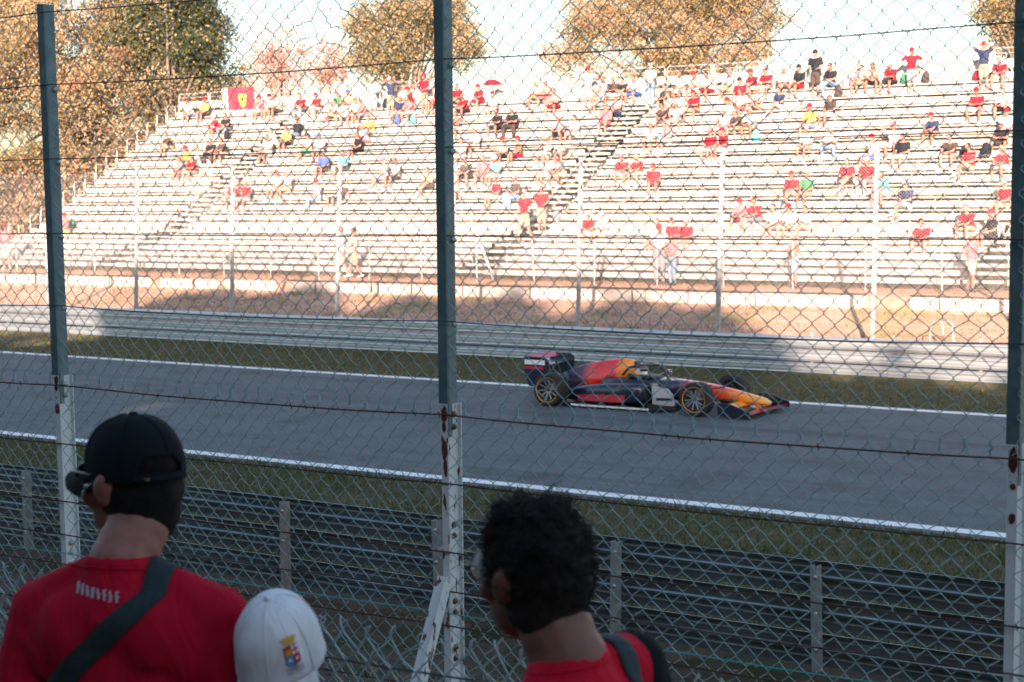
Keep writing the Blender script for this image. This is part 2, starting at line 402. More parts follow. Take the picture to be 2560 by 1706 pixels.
# near rail, we look at its back and at its posts
gn = tag(empty('guardrail', (-12, RAIL_N, .33)), 'dark weathered three-beam guardrail seen from behind, beyond the near fence', 'guardrail')
pz = MB()   # C-shaped post: front web and right flange visible
pz.box((-.032,-.10,-.3),(.032,-.094,.92)); pz.box((.026,-.0935,-.3),(.032,-.005,.92)); pz.box((-.032,-.0935,-.3),(-.026,-.005,.92))
nposts = {'wood': pz.mesh('post', m_oldpost, fixn=True), 'zinc': pz.mesh('post', m_galvpost, fixn=True)}
capm = MB(); capm.box((-.034,-.103,.9),(.034,-.03,.935)); capmesh = capm.mesh('cap', m_galvpost, fixn=True)
for i in range(-7, 5):
    xc = i*4.0 + .4
    for k in range(3):
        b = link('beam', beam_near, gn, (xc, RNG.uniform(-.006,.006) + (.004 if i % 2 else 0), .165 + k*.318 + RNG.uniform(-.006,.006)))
        b.rotation_euler = (RNG.uniform(-.03,.03), 0, 0)
for i in range(-14, 9):
    X = -5.60 + 2.0*i + 8
    if X > 3 or X < -34: continue
    p = link('post', nposts['zinc' if i % 3 == 0 or abs(X+5.6) < .1 or abs(X+7.6) < .1 else 'wood'], gn, (X + 12, -.006, 0)); p.rotation_euler = (RNG.uniform(-.02,.02), RNG.uniform(-.02,.02), 0)
    for zz in (.165,.48,.80): link('bolt', boltmesh, p, (.018, -.10, zz+.03))

# ------------------------------------------------------------------ chain-link
def chain(x0, x1, z0, z1, p, v, r, sides, jit=0.0, seed=1, hooks=False, knee=.12, bulge=0.0):
    g = np.random.default_rng(seed)
    K = int(round((x1-x0)/p)); Mn = int(round((z1-z0)/(v/2)))
    J = g.normal(0, 1, (K+2, Mn+2, 3))*np.array([jit, jit*.8, jit])
    def node(c, m):       # c: node column (between wires), m: level
        return np.array([x0 + c*p, 0, z0 + m*v/2]) + J[c, m] + np.array([0, bulge*math.sin(c*.37+m*.21), 0])
    lines = []
    for k in range(K):
        L = []
        for m in range(Mn+1):
            c = k + ((m + k) % 2)
            q = node(c, m); s = 1 if (m + k) % 2 else -1
            side = .9*r*(1 if k % 2 else -1)
            L.append(q + np.array([-s*r*.9, side, -knee*v/2])); L.append(q + np.array([-s*r*.9, -side, knee*v/2]))
        if hooks:
            e = L[0]; L.insert(0, e + np.array([g.normal(0,.004), g.normal(0,.004), -.018])); L.insert(0, e + np.array([g.choice([-1,1])*.012, -.006, -.030+g.normal(0,.004)]))
            e = L[-1]; L.append(e + np.array([g.normal(0,.004), g.normal(0,.004), .016])); L.append(e + np.array([g.choice([-1,1])*.012, .006, .026+g.normal(0,.004)]))
        lines.append(np.array(L))
    return flat_tubes(lines, r, sides)

# ------------------------------------------------------------------ near catch fence
FY = 4.83; PX = [-7.44, -5.44, -3.455, -1.435, .58]
cf = tag(empty('catch_fence', (-3.455, FY, 1.4)), 'tall near chain-link fence of white and galvanised posts with rusty wires', 'fence')
OX, OZ = 3.455, -1.4
TOPZ = 5.28
wp = MB()     # white lower post, front flange - web - back lip
wp.box((-.030,.0,-.2),(.0,.005,2.335)); wp.box((-.005,.0055,-.2),(.0,.060,2.335)); wp.box((-.005,.0605,-.2),(.014,.0655,2.335))
gp = MB()     # galvanised extension
gp.box((-.034,-.006,2.34),(.004,-.0008,TOPZ+OZ)); gp.box((.0005,.0,2.22),(.0045,.022,2.34)); gp.box((.0005,-.0005,2.34),(.005,.050,TOPZ+OZ)); gp.box((-.034,-.0065,2.34),(-.030,.012,TOPZ+OZ))
wmesh = {False: wp.mesh('post', m_whitepost, fixn=True), True: wp.mesh('post', m_rustpost, fixn=True)}
gmesh = gp.mesh('post_extension', m_galv, fixn=True)
bz = MB(); bz.lathe([(0,.014),(.006,.013),(.009,.006),(.012,.004),(.012,0),(0,0)], 10, axis='x'); boltx = bz.mesh('bolt', m_bolt, True, True)
rbz = bz.mesh('bolt', mat('bolt_rusty', (.30,.20,.15), .7, .3, c2=(.12,.05,.03), scale=40), True, True)
def blotch(pts, y, m, parent, loc, name='rust_patch'):
    mb = MB(); n = len(pts); mb.add([(p, y, q) for p, q in pts] + [(p, y-.0012, q) for p, q in pts],
        [tuple(range(n, 2*n)), tuple(range(n-1,-1,-1))] + [(i, n+i, n+(i+1)%n, (i+1)%n) for i in range(n)])
    return mb.build(name, m, parent, loc)
def rag(cx, cz, w, h, n=14, sd=0):
    g = random.Random(sd); return [(cx + w*math.cos(6.283*i/n)*g.uniform(.75,1.1), cz + h*math.sin(6.283*i/n)*g.uniform(.75,1.1)) for i in range(n)]
for pi, X in enumerate(PX):
    rusty = pi == 2
    p = link('post', wmesh[rusty], cf, (X + OX, 0, 0))
    p.rotation_euler = (RNG.uniform(-.004,.004), RNG.uniform(-.006,.006), 0)
    if rusty: p['label'] = 'white post flaking with rust and propped by a strut'
    e = link('post_extension', gmesh, p)
    for zz in (2.30, 2.255, 1.90, 1.86, 1.62, 1.58, 1.45, 1.41, 1.27, 1.23, 1.05, 1.01):
        if pi != 3 or zz > 3: link('bolt', rbz if rusty else boltx, p, (.0005 + (.0045 if zz > 2.22 else 0), .026, zz))
    for zz in (3.53, 3.23, 2.92, 2.62): link('bolt', boltx, e, (.0055, .038, zz))
    # rusted patches on the front flange below the joint
    sp = {1: [(-.016,2.317,.013,.022,1),(-.019,2.285,.009,.016,2),(-.016,2.195,.014,.024,3)], 3: [(-.014,2.295,.015,.040,4),(-.013,2.215,.009,.010,6),(-.014,2.12,.011,.018,5)],
          2: [(-.015,2.30,.014,.035,7),(-.017,2.255,.010,.02,8),(-.015,2.175,.014,.04,9),(-.013,2.11,.008,.035,10)]}.get(pi, [])
    for a in sp: blotch(rag(a[0], a[1], a[2], a[3], 14, a[4]), -.0006, m_rust, p, None)
    g = random.Random(pi)
    for q in range(10 if pi in (1, 3) else 0):
        blotch(rag(-.016+g.uniform(-.010,.010), 2.245+g.uniform(-.028,.028), g.uniform(.001,.0025), g.uniform(.0015,.004), 7, q), -.0005, m_rust, p, None)
    if rusty:      # diagonal strut toward the bank
        s = MB(); s.bar((-.012,-.03,1.72),(-.012,-.62,.50), .045, .006); s.bar((.0095,-.03,1.70),(.0095,-.62,.48), .006, .045)
        s.build('strut', m_rustpost, p)
# tension wires
def wire(name, pts, r, m, parent, knots=0, seed=0, sides=6):
    mb = MB(); mb.tube(pts, r, sides, caps=True); g = random.Random(seed)
    for q in range(knots):
        i = g.randrange(len(pts)-1); t = g.random(); a = Vector(pts[i]).lerp(Vector(pts[i+1]), t)
        d = Vector((g.uniform(-.4,.4), -.3, 1)).normalized()*g.uniform(.006,.012)
        mb.tube([a-d, a+Vector((.004,-.002,0)), a+d], r*.7, 4)
    return mb.build(name, m, parent, sm=True, fixn=False)
def sagline(z, sag, jit, seed, dx=.0, y=-.012):
    g = random.Random(seed); pts = []
    for b in range(len(PX)-1):
        z0 = z + g.uniform(-jit, jit)*.3
        for q in range(8):
            t = q/8; s = sag*g.uniform(.95,1.05)*4*t*(1-t)
            pts.append((PX[b] + (PX[b+1]-PX[b])*t + OX, y + g.uniform(-.002,.002), z + OZ - s + g.uniform(-jit,jit)*.25))
    pts.append((PX[-1] + OX, y, z + OZ)); return pts
for k, (z, sag) in enumerate(((5.245,.012),(4.95,.010),(4.645,.004),(4.335,.004),(4.035,.016))):
    wire('tension_wire', sagline(z, sag, .004, k), .0024, m_darkwire, cf, 6, k)
for k, (z, sag) in enumerate(((3.70,.012),(3.452,.006),(3.205,.008),(3.062,.008),(2.935,.008),(2.70,.01))):
    wire('tension_wire', sagline(z, sag, .006, 20+k), .0029, m_rustwire, cf, 34, 40+k)
wire('cord', sagline(2.985, .012, .008, 77, y=-.02), .0022, m_cord, cf)
# mesh, one piece per bay above and below the joint
for b in range(len(PX)-1):
    w = PX[b+1]-PX[b]
    V, F = chain(0.01, w-.01, 0, 1.50, w/54.0, .0720, .0016, 5, .0022, 30+b, hooks=True, bulge=.004)
    if b == 1:   # torn patch near the top of the bay left of the strutted post
        c = np.array([1.46, 1.40]); d = np.hypot(V[:,0]-c[0], V[:,2]-c[1]); k = np.exp(-(d/.11)**2)
        V[:,0] += k*.045*np.sin(V[:,2]*13+1); V[:,2] += -k*.06 + k*.03*np.cos(V[:,0]*15); V[:,1] -= k*.04
    o = link('chain_link_mesh', np_mesh('upper_mesh', V, F, m_mesh, sm=True), cf, (PX[b]+OX, .0-.004, 3.745+OZ)); o['kind'] = 'stuff'
    V, F = chain(0.01, w-.01, 0, 2.18, w/54.0, .0725, .0017, 5, .0024, 60+b, hooks=True, bulge=.006)
    o = link('chain_link_mesh', np_mesh('lower_mesh', V, F, m_mesh, sm=True), cf, (PX[b]+OX, -.004, 1.54+OZ)); o['kind'] = 'stuff'

# ------------------------------------------------------------------ low fence in front of the people
lf = tag(empty('low_fence', (-2.4, 3.28, 2.2)), 'low wire mesh fence right in front of the three watching people', 'fence')
V, F = chain(-3.2, 3.2, 0, 1.17, .038, .076, .0024, 6, .003, 99, hooks=True, bulge=.01)
o = link('chain_link_mesh', np_mesh('low_mesh', V, F, m_mesh, sm=True), lf); o['kind'] = 'stuff'
wire('tension_wire', [(x, .004, 1.105 + .008*math.sin(x*3)) for x in np.linspace(-3.2, 3.2, 20)], .0028, m_darkwire, lf, 20, 3)
for X in (-2.6, 1.6): 
    s = MB(); s.tube([(X,.03,-.1),(X,.03,1.0)], .02, 10); s.build('post', m_galvpost, lf, sm=True)

# ------------------------------------------------------------------ far catch fence
FFY = 37.1
ff = tag(empty('catch_fence', (-26.35, FFY, .5)), 'tall sunlit chain-link fence with white posts on the far side bank', 'fence')
up_ = MB(); up_.box((-.045,-.004,.62),(.045,.004,4.75)); up_.box((.037,.0045,.62),(.045,.07,4.75)); up_.box((-.045,.0045,.62),(-.037,.07,4.75))
upm = up_.mesh('post', m_whitefar, fixn=True)
lo_ = MB(); lo_.box((-.038,-.013,-.2),(.038,-.0045,1.5)); lo_.box((.046,-.012,-.2),(.052,.075,1.5)); lom = lo_.mesh('post_base', m_galvpost, fixn=True)
CL_FAR = None
for i in range(-9, 7):
    X = -14.34 - 4.003*3 + 4.003*i
    p = link('post', upm, ff, (X + 26.35, 0, 0)); p.rotation_euler = (-.055 + RNG.uniform(-.008,.008), RNG.uniform(-.006,.006), 0)
    link('post_base', lom, p)
    if i < 6:
        if CL_FAR is None:
            V, F = chain(0, 4.0, 0, 4.05, .04, .08, .0017, 3, .002, 5)
            V = V[:, :]; CL_FAR = np_mesh('far_mesh', V, F, m_farwire)
        o = link('chain_link_mesh', CL_FAR, ff, (X + 26.35, -.012, .55)); o.rotation_euler = (-.055, 0, 0); o['kind'] = 'stuff'
for z in (.75, 1.35, 2.1, 3.3, 4.6):
    wire('tension_wire', [(x, -.014 + z*.055, z) for x in np.linspace(-36, 24, 31)], .0035, m_farwire, ff, 0, 0, 4)

# ------------------------------------------------------------------ low concrete wall pieces with pipe rail
for k, (xa, xb, pipe) in enumerate(((-62,-43.2,True),(-42.6,-37.4,False),(-36.6,-16.6,True),(-15.4,-6,True))):
    w = tag(empty('low_wall', ((xa+xb)/2, 42.6, 1.15)), ('low pale concrete kerb wall with pipe rail beyond the guardrail, left of the shaded bushes hump', 'short plain section of low pale concrete kerb wall without a pipe rail',
            'longest section of low pale concrete kerb wall with dark pipe rail', 'low pale concrete kerb wall section with pipe rail opposite the right white post')[k], 'wall')
    if k == 0: w['label'] = 'low pale concrete kerb wall with pipe rail beside the end of the grandstand'
    if k == 3: w['label'] = 'low pale concrete kerb wall with pipe rail, after the gap beyond the longest section'
    L = (xb-xa)/2; n = max(2, int((xb-xa)/3))
    for q in range(n):
        a = -L + q*(2*L/n); b = a + 2*L/n - .03; dz = RNG.uniform(-.015,.015)
        mb = MB(); mb.prism([(-.11,-.1),(.11,-.1),(.09,.36+dz),(-.09,.36+dz)], 'x', a, b); mb.build('wall_block', m_conc, w)
    if pipe:
        mb = MB(); mb.tube([(x, -.10, .40 + .015*math.sin(x*.8)) for x in np.linspace(-L, L, 12)], .024, 6); pp = mb.build('pipe_rail', m_pipe, w, sm=True)
        for q in range(int(L)):
            x = -L + 1.0 + q*2.0 + RNG.uniform(-.4,.4)
            if RNG.random() < .55: s = MB(); s.tube([(x,-.135,-.05),(x+RNG.uniform(-.04,.04),-.135,.5)], .022, 6); s.build('stake', m_pipe, w)
# ------------------------------------------------------------------ grandstand
m_alu = mat('bleacher_aluminium', (.39,.37,.35), .45, .2, c2=(.32,.30,.285), scale=2.0, lo=.35, hi=.7, stretch=(.6,2,2), bump=.05, bscale=14)
m_alu2 = mat('bleacher_panel', (.39,.36,.34), .5, .1, c2=(.32,.29,.275), scale=1.4, lo=.35, hi=.75, stretch=(.5,2,2))
m_frame = mat('scaffold_tube', (.42,.41,.39), .5, .4, c2=(.34,.33,.31), scale=4)
m_railt = mat('rail_tube', (.38,.365,.35), .45, .3)
SX0, SX1 = -57.0, -5.0
AISLES = [(-49.5,-48.2),(-32.3,-31.0),(-15.1,-13.8)]
SECT = [(-57.0,-49.5,2),(-48.2,-32.3,4),(-31.0,-15.1,4),(-13.8,-5.0,2)]
ROWS = []       # (seat Y, seat z, foot z, is_upper)
for i in range(-3, 10): ROWS.append((52 + .65*i, 4.46 + .39*i, 4.46 + .39*i - .42, True))
LOW = []
for j in range(7): LOW.append((49.45 - .6*j, 3.03 - .2*j, 3.03 - .2*j - .40, False))
stand = tag(empty('grandstand', (-31, 46, 1.5)), 'long white aluminium bleacher grandstand with stepped side railings beyond the fences', 'grandstand')
SO = Vector((-31, 46, 1.5))
def sp(name, mesh, x, y, z, parent=None):
    return link(name, mesh, parent or stand, (x - SO.x, y - SO.y, z - SO.z))
_cache = {}
def bay_mesh(kind, L):
    k = (kind, round(L, 3))
    if k in _cache: return _cache[k]
    mb = MB(); h = L/2 - .012
    if kind == 'seat':
        mb.prism([(-.14,-.05),(-.128,-.05),(-.128,-.018),(-.01,-.018),(-.01,-.05),(.0,-.05),(.0,-.018),(.128,-.018),(.128,-.05),(.14,-.05),(.14,0),(-.14,0)], 'x', -h, h); m = m_alu
    elif kind == 'riser':
        pr = [(0,0),(0,.06),(-.010,.064),(-.010,.070),(0,.074),(0,.125),(-.010,.129),(-.010,.135),(0,.139),(0,.195),(.018,.195),(.018,0)]
        mb.prism(pr, 'x', -h, h); m = m_alu2
    elif kind == 'foot':
        mb.prism([(-.15,-.04),(-.138,-.04),(-.138,-.015),(.138,-.015),(.138,-.04),(.15,-.04),(.15,0),(-.15,0)], 'x', -h, h); m = m_alu
    elif kind == 'lowseat':
        mb.prism([(-.22,-.15),(-.20,-.15),(-.20,-.02),(.22,-.02),(.22,0),(-.22,0)], 'x', -h, h); m = m_alu
    elif kind == 'step':
        mb.prism([(-.15,-.085),(-.14,-.085),(-.14,-.012),(.15,-.012),(.15,0),(-.15,0)], 'x', -h, h); m = m_alu
    elif kind == 'bracket':
        mb.box((-.03,-.13,-.075),(.03,.13,-.022)); mb.box((-.02,-.02,-.40),(.02,.02,-.075)); m = m_frame
    _cache[k] = mb.mesh(kind, m, fixn=True); return _cache[k]
for (xa, xb, nb) in SECT:
    L = (xb - xa)/nb
    for b in range(nb):
        xc = xa + L*(b + .5)
        for (y, z, fz, upper) in ROWS:
            s = sp('seat_plank', bay_mesh('seat', L), xc + 0, y, z + RNG.uniform(-.004,.004))
            sp('riser_panel', bay_mesh('riser', L), xc, y + .38, z + .068 + RNG.uniform(-.004,.004))
            sp('foot_plank', bay_mesh('foot', L), xc, y + .65 - .36, z - .03)
            for q in (-.5, 0):
                br = link('bracket', bay_mesh('bracket', 1), s, (q*L + .06, .0, 0))
        sp('riser_panel', bay_mesh('riser', L), xc, 49.72, 3.045)
        for (y, z, fz, upper) in LOW:
            sp('seat_plank', bay_mesh('lowseat', L), xc, y, z + RNG.uniform(-.004,.004))
# aisle steps
for (xa, xb) in AISLES:
    L = xb - xa - .12; xc = (xa+xb)/2
    for (y, z, fz, upper) in ROWS:
        sp('aisle_step', bay_mesh('step', L), xc, y + .0, z - .06); sp('aisle_step', bay_mesh('step', L), xc, y + .33, z + .135)
    for (y, z, fz, upper) in LOW: sp('aisle_step', bay_mesh('step', L), xc, y, z - .03)
    for xx in (xa + .06, xb - .06):
        mb = MB(); mb.bar((0, 48.9-52, 2.75-4.46),(0, 58.3-52, 8.24-4.46), .04, .06); sp('stair_stringer', mb.mesh('stringer', m_frame, fixn=True), xx, 52, 4.2)
# understructure
st = MB(); st.bar((0,-2.2,-1.55),(0,6.4,3.6), .05, .10); stm = st.mesh('stringer', m_frame, fixn=True)
for (xa, xb, nb) in SECT:
    L = (xb-xa)/nb
    for b in range(nb+1):
        x = xa + L*b + (.03 if b == 0 else -.03 if b == nb else 0)
        sp('stringer', stm, x, 52, 4.0)
        for yy in (50.2, 52.6, 55.0, 57.6):
            zt = 4.0 + (yy-52)*.6 - .12
            mb = MB(); mb.tube([(0,0,1.4-zt),(0,0,0)], .024, 6); sp('leg', mb.mesh('leg', m_frame, True, True), x, yy, zt)
# back guard frames, two panels each
TY, TZ = ROWS[-1][0] + .52, ROWS[-1][1]
def guard_mesh(w):
    mb = MB(); r = .02; h = w/2 - .05
    mb.tube([(-h,0,-.5),(-h,0,1.04),(-h+.03,0,1.10),(-h+.09,0,1.13),(h-.09,0,1.13),(h-.03,0,1.10),(h,0,1.04),(h,0,-.5)], r, 8)
    mb.tube([(-h,0,.95),(h,0,.95)], .014, 6); return mb.mesh('guard_frame', m_railt, True, True)
def panel_mesh(w, a, b):
    mb = MB(); h = w/2 - .06; mb.box((-h,-.012,a),(h,.012,b)); return mb.mesh('back_panel', m_alu2, fixn=True)
GW = 2.0; gmx = guard_mesh(GW); pa, pb = panel_mesh(GW, .08, .30), panel_mesh(GW, .44, .76)
k = 0
for q in range(26):
    x = SX0 + GW*(q+.5)
    g = sp('guard_frame', gmx, x, TY, TZ); sp('back_panel', pa, x, TY - .035, TZ); sp('back_panel', pb, x, TY - .035, TZ)
# stepped hoops at the open end of the stand
hp = MB(); hp.tube([(0,-.28,-.55),(0,-.28,.46),(0,-.25,.52),(0,-.19,.55),(0,.19,.55),(0,.25,.52),(0,.28,.46),(0,.28,-.2)], .02, 8); hp.tube([(0,-.28,.12),(0,.28,.12)], .013, 6)
hpm = hp.mesh('end_hoop', m_railt, True, True)
for (y, z, fz, upper) in ROWS: sp('end_hoop', hpm, SX0 - .06, y + .1, z)
for (y, z, fz, upper) in LOW[::2]: sp('end_hoop', hpm, SX0 - .06, y + .1, z + .05)
# hedge put in behind the stand so that its gaps look dark
hg = tag(empty('added_hedge', (-31, 61.5, 1.5)), 'dark green hedge put behind the grandstand to darken its gaps', 'added_hedge')
m_added_hedge = mat('added_hedge_leaf', (.06,.065,.02), .9, c2=(.14,.11,.04), scale=2.0, lo=.4, hi=.62, bump=1.0, bscale=5)
ADDED_HEDGE = hg
# crowd fence before the stand
cfn = tag(empty('crowd_fence', (-31, 44.75, 1.5)), 'chest-high white mesh fence on thin posts in front of the grandstand', 'fence')
pm = MB(); pm.tube([(0,0,-.15),(0,0,1.42)], .019, 8); pm = pm.mesh('post', m_railt, True, True)
V, F = chain(0, 2.2, 0, 1.26, .034, .068, .0016, 3, .001, 8); cfm = np_mesh('crowd_mesh', V, F, m_farwire)
for q in range(-15, 12):
    link('post', pm, cfn, (q*2.2 + .3, 0, 0)).rotation_euler = (RNG.uniform(-.03,.03), RNG.uniform(-.03,.03), 0)
    o = link('chain_link_mesh', cfm, cfn, (q*2.2 + .3, -.02, .1)); o['kind'] = 'stuff'
wire('tension_wire', [(x, -.02, 1.37) for x in np.linspace(-33, 27, 20)], .004, m_farwire, cfn, 0, 0, 4)
# leaning pole and bent hoop on the bank
mb = MB(); mb.tube([(0,0,0),(-.9,.3,1.6)], .05, 8); tag(mb.build('leaning_pole', m_railt, None, tuple(at_z(1237,706,1.45)), True), 'white pole leaning in front of the grandstand by the kerb wall', 'pole')
mb = MB(); mb.tube([(-.28,0,-.1),(-.28,0,.5),(-.2,0,.62),(-.1,0,.64),(0,0,.62),(.02,0,.3),(.04,0,.6),(.14,0,.66),(.24,0,.6),(.3,0,-.1)], .018, 6)
hb = at_y(2355, 850, 38.0); tag(mb.build('bent_hoop', m_railt, None, (hb[0], hb[1], ground_z(hb[0], hb[1])+.1), True), 'bent white pipe hoop standing on the dry bank behind the guardrail', 'hoop')

# ------------------------------------------------------------------ organic bodies from overlapping ellipsoids, fused to one skin
_ico = bmesh.new(); bmesh.ops.create_icosphere(_ico, subdivisions=2, radius=1.0)
ICO_V = np.array([v.co[:] for v in _ico.verts]); ICO_F = np.array([[v.index for v in f.verts] for f in _ico.faces]); _ico.free()
def ell(c, r, rot=None):
    r = (r, r, r) if np.isscalar(r) else r
    V = ICO_V*np.array(r)
    if rot is not None: V = V @ np.array(Matrix(rot).to_3x3() if not isinstance(rot, np.ndarray) else rot).T
    return V + np.array(c)
def seg(p, rp, q, rq, n=None):
    p = np.array(p, float); q = np.array(q, float); d = np.linalg.norm(q-p)
    n = n or max(3, int(d/(min(rp, rq)*.55))+1)
    return [ell(p + (q-p)*t, rp + (rq-rp)*t) for t in np.linspace(0, 1, n)]
def fuse(name, blobs, m, voxel=.03, it=3, fac=.5, dec=None):
    V = np.concatenate(blobs); F = np.concatenate([ICO_F + i*len(ICO_V) for i in range(len(blobs))])
    me = np_mesh(name, V, F, [m]); o = bpy.data.objects.new('tmp', me); col.objects.link(o)
    r = o.modifiers.new('r', 'REMESH'); r.mode = 'VOXEL'; r.voxel_size = voxel; r.use_smooth_shade = True
    s = o.modifiers.new('s', 'SMOOTH'); s.factor = fac; s.iterations = it
    if dec: d = o.modifiers.new('d', 'DECIMATE'); d.ratio = dec
    dg = bpy.context.evaluated_depsgraph_get(); dg.update()
    res = bpy.data.meshes.new_from_object(o.evaluated_get(dg)); res.name = name
    bpy.data.objects.remove(o); bpy.data.meshes.remove(me)
    res.materials.clear(); res.materials.append(m); smooth(res); return res

link('foliage', fuse('foliage', [ell((x, .4*math.sin(x*2.1), 3.0 + .5*math.sin(x*1.3)), (1.5, 1.1, 3.6 + .3*math.sin(x*.9))) for x in np.arange(-25, 26, 1.3)], m_added_hedge, .3, 2), ADDED_HEDGE)
SKIN = [mat('skin_'+n, c, .55, spec=.35) for n, c in (('fair',(.30,.150,.118)),('tan',(.26,.125,.093)),('olive',(.215,.105,.073)),('brown',(.10,.05,.036)))]
CLOTH = {n: mat('cloth_'+n.replace(' ','_'), tuple(v*.72 for v in c), .9, c2=tuple(min(1, v*.86) for v in c), scale=9, spec=.2) for n, c in {
    'red':(.46,.016,.03),'dark red':(.26,.015,.03),'pink':(.52,.15,.17),'white':(.62,.61,.60),'black':(.022,.022,.026),'grey':(.22,.22,.24),'navy':(.035,.045,.10),
    'yellow':(.55,.40,.10),'green':(.05,.20,.10),'teal':(.12,.42,.46),'light blue':(.26,.40,.52),'blue':(.07,.12,.40),'beige':(.36,.27,.19),'denim':(.17,.24,.33),
    'striped grey':(.32,.31,.32),'dark brown':(.07,.05,.045),'cream':(.55,.48,.38)}.items()}
HAIR = {n: mat('hair_'+n.replace(' ','_'), c, .7, spec=.3) for n, c in {'dark hair':(.025,.016,.012),'brown hair':(.09,.05,.03),'fair hair':(.36,.23,.12),'grey hair':(.36,.34,.33),'auburn hair':(.22,.07,.04)}.items()}
m_shoe = mat('shoe', (.5,.5,.5), .7); m_shoed = mat('shoe_dark', (.06,.06,.07), .7); m_glass = mat('sunglass', (.01,.01,.012), .15)

def pose_blobs(kind):
    """joint places for each pose, hips at the origin (seated: on the plank), facing -Y"""
    P = dict(lean=-.05, head=(0,-.10,0), spread=.05, elbow=None)
    if kind == 'S' or kind == 'W' or kind == 'H' or kind == 'A':
        z0 = .92; J = dict(pel=(0,0,z0), ch=(0,-.01,z0+.38), neck=(0,.0,z0+.56), head=(0,-.025,z0+.71))
        st = .16 if kind == 'W' else .0
        J['hip'] = [(-.09,0,z0-.04),(.09,0,z0-.04)]; J['knee'] = [(-.10,-.03-st,.48),(.10,-.02+st*.6,.48)]; J['ank'] = [(-.10,.02-st*1.2,.08),(.11,.04+st*1.6,.08)]; J['toe'] = [(-.12,-.12-st*1.2,.035),(.14,-.10+st*1.6,.035)]
        J['sh'] = [(-.19,0,z0+.50),(.19,0,z0+.50)]
        if kind == 'H': J['el'] = [(-.36,-.06,z0+.62),(.36,-.06,z0+.62)]; J['ha'] = [(-.12,-.10,z0+.76),(.12,-.10,z0+.76)]
        elif kind == 'A': J['el'] = [(-.40,-.02,z0+.34),(.42,.0,z0+.38)]; J['ha'] = [(-.60,-.08,z0+.20),(.66,-.05,z0+.22)]
        elif kind == 'W': J['el'] = [(-.25,.06,z0+.24),(.25,.02,z0+.24)]; J['ha'] = [(-.24,-.12,z0+.06),(.24,-.16,z0+.10)]
        else: J['el'] = [(-.26,.04,z0+.24),(.25,.03,z0+.24)]; J['ha'] = [(-.14,-.17,z0+.12),(.13,-.18,z0+.15)]
        J['sit'] = False
    else:
        lean = {'u':-.04,'f':-.20,'c':-.10,'b':.14,'r':-.03,'x':-.14,'t':-.08}[kind]; dz = -.05 if kind == 'f' else (-.03 if kind in 'bx' else 0)
        J = dict(pel=(0,.02,.11), ch=(0,.02+lean*.75,.42+dz), neck=(0,.02+lean,.60+dz), head=(0,lean*1.08-.03,.755+dz))
        sp_ = {'u':.03,'f':.09,'c':.02,'b':.05,'r':.05,'x':.12,'t':0}[kind]
        J['hip'] = [(-.09,-.02,.095),(.09,-.02,.095)]; J['knee'] = [(-.10-sp_,-.42,.12),(.10+sp_,-.43,.12)]
        J['ank'] = [(-.10-sp_*1.1,-.42,-.33),(.10+sp_*.8,-.39,-.33)]; J['toe'] = [(-.13-sp_*1.3,-.58,-.375),(.13+sp_,-.54,-.375)]
        if kind == 't': J['knee'] = [(-.04,-.44,.15),(.12,-.42,.20)]; J['ank'] = [(-.05,-.42,-.33),(-.08,-.52,-.06)]; J['toe'] = [(-.05,-.57,-.375),(-.12,-.64,-.16)]
        c = J['ch']; J['sh'] = [(-.185,c[1],.53+dz),(.185,c[1],.53+dz)]
        if kind == 'u': J['el'] = [(-.24,c[1]-.05,.27),(.24,c[1]-.06,.27)]; J['ha'] = [(-.11,-.30,.21),(.10,-.31,.22)]
        if kind == 'f': J['el'] = [(-.21,-.36,.26),(.21,-.37,.26)]; J['ha'] = [(-.05,-.52,.20),(.06,-.53,.22)]
        if kind == 'c': J['el'] = [(-.22,-.30,.30),(.20,-.30,.32)]; J['ha'] = [(-.05,-.24,.62),(.07,-.26,.58)]
        if kind == 'b': J['el'] = [(-.32,.24,.26),(.32,.24,.26)]; J['ha'] = [(-.34,.36,.05),(.35,.36,.05)]
        if kind == 'r': J['el'] = [(-.36,-.06,.62),(.24,-.10,.27)]; J['ha'] = [(-.14,-.14,.80),(.10,-.31,.21)]
        if kind == 'x': J['el'] = [(-.23,-.24,.28),(.23,-.24,.28)]; J['ha'] = [(.09,-.34,.30),(-.09,-.36,.27)]
        if kind == 't': J['el'] = [(-.23,-.14,.27),(.23,-.14,.28)]; J['ha'] = [(.02,-.34,.25),(.06,-.36,.28)]
        J['sit'] = True
    return J
def trot(a, b):   # rotation taking +Z to the direction a->b
    v = (Vector(b)-Vector(a)).normalized(); return Vector((0,0,1)).rotation_difference(v).to_matrix()
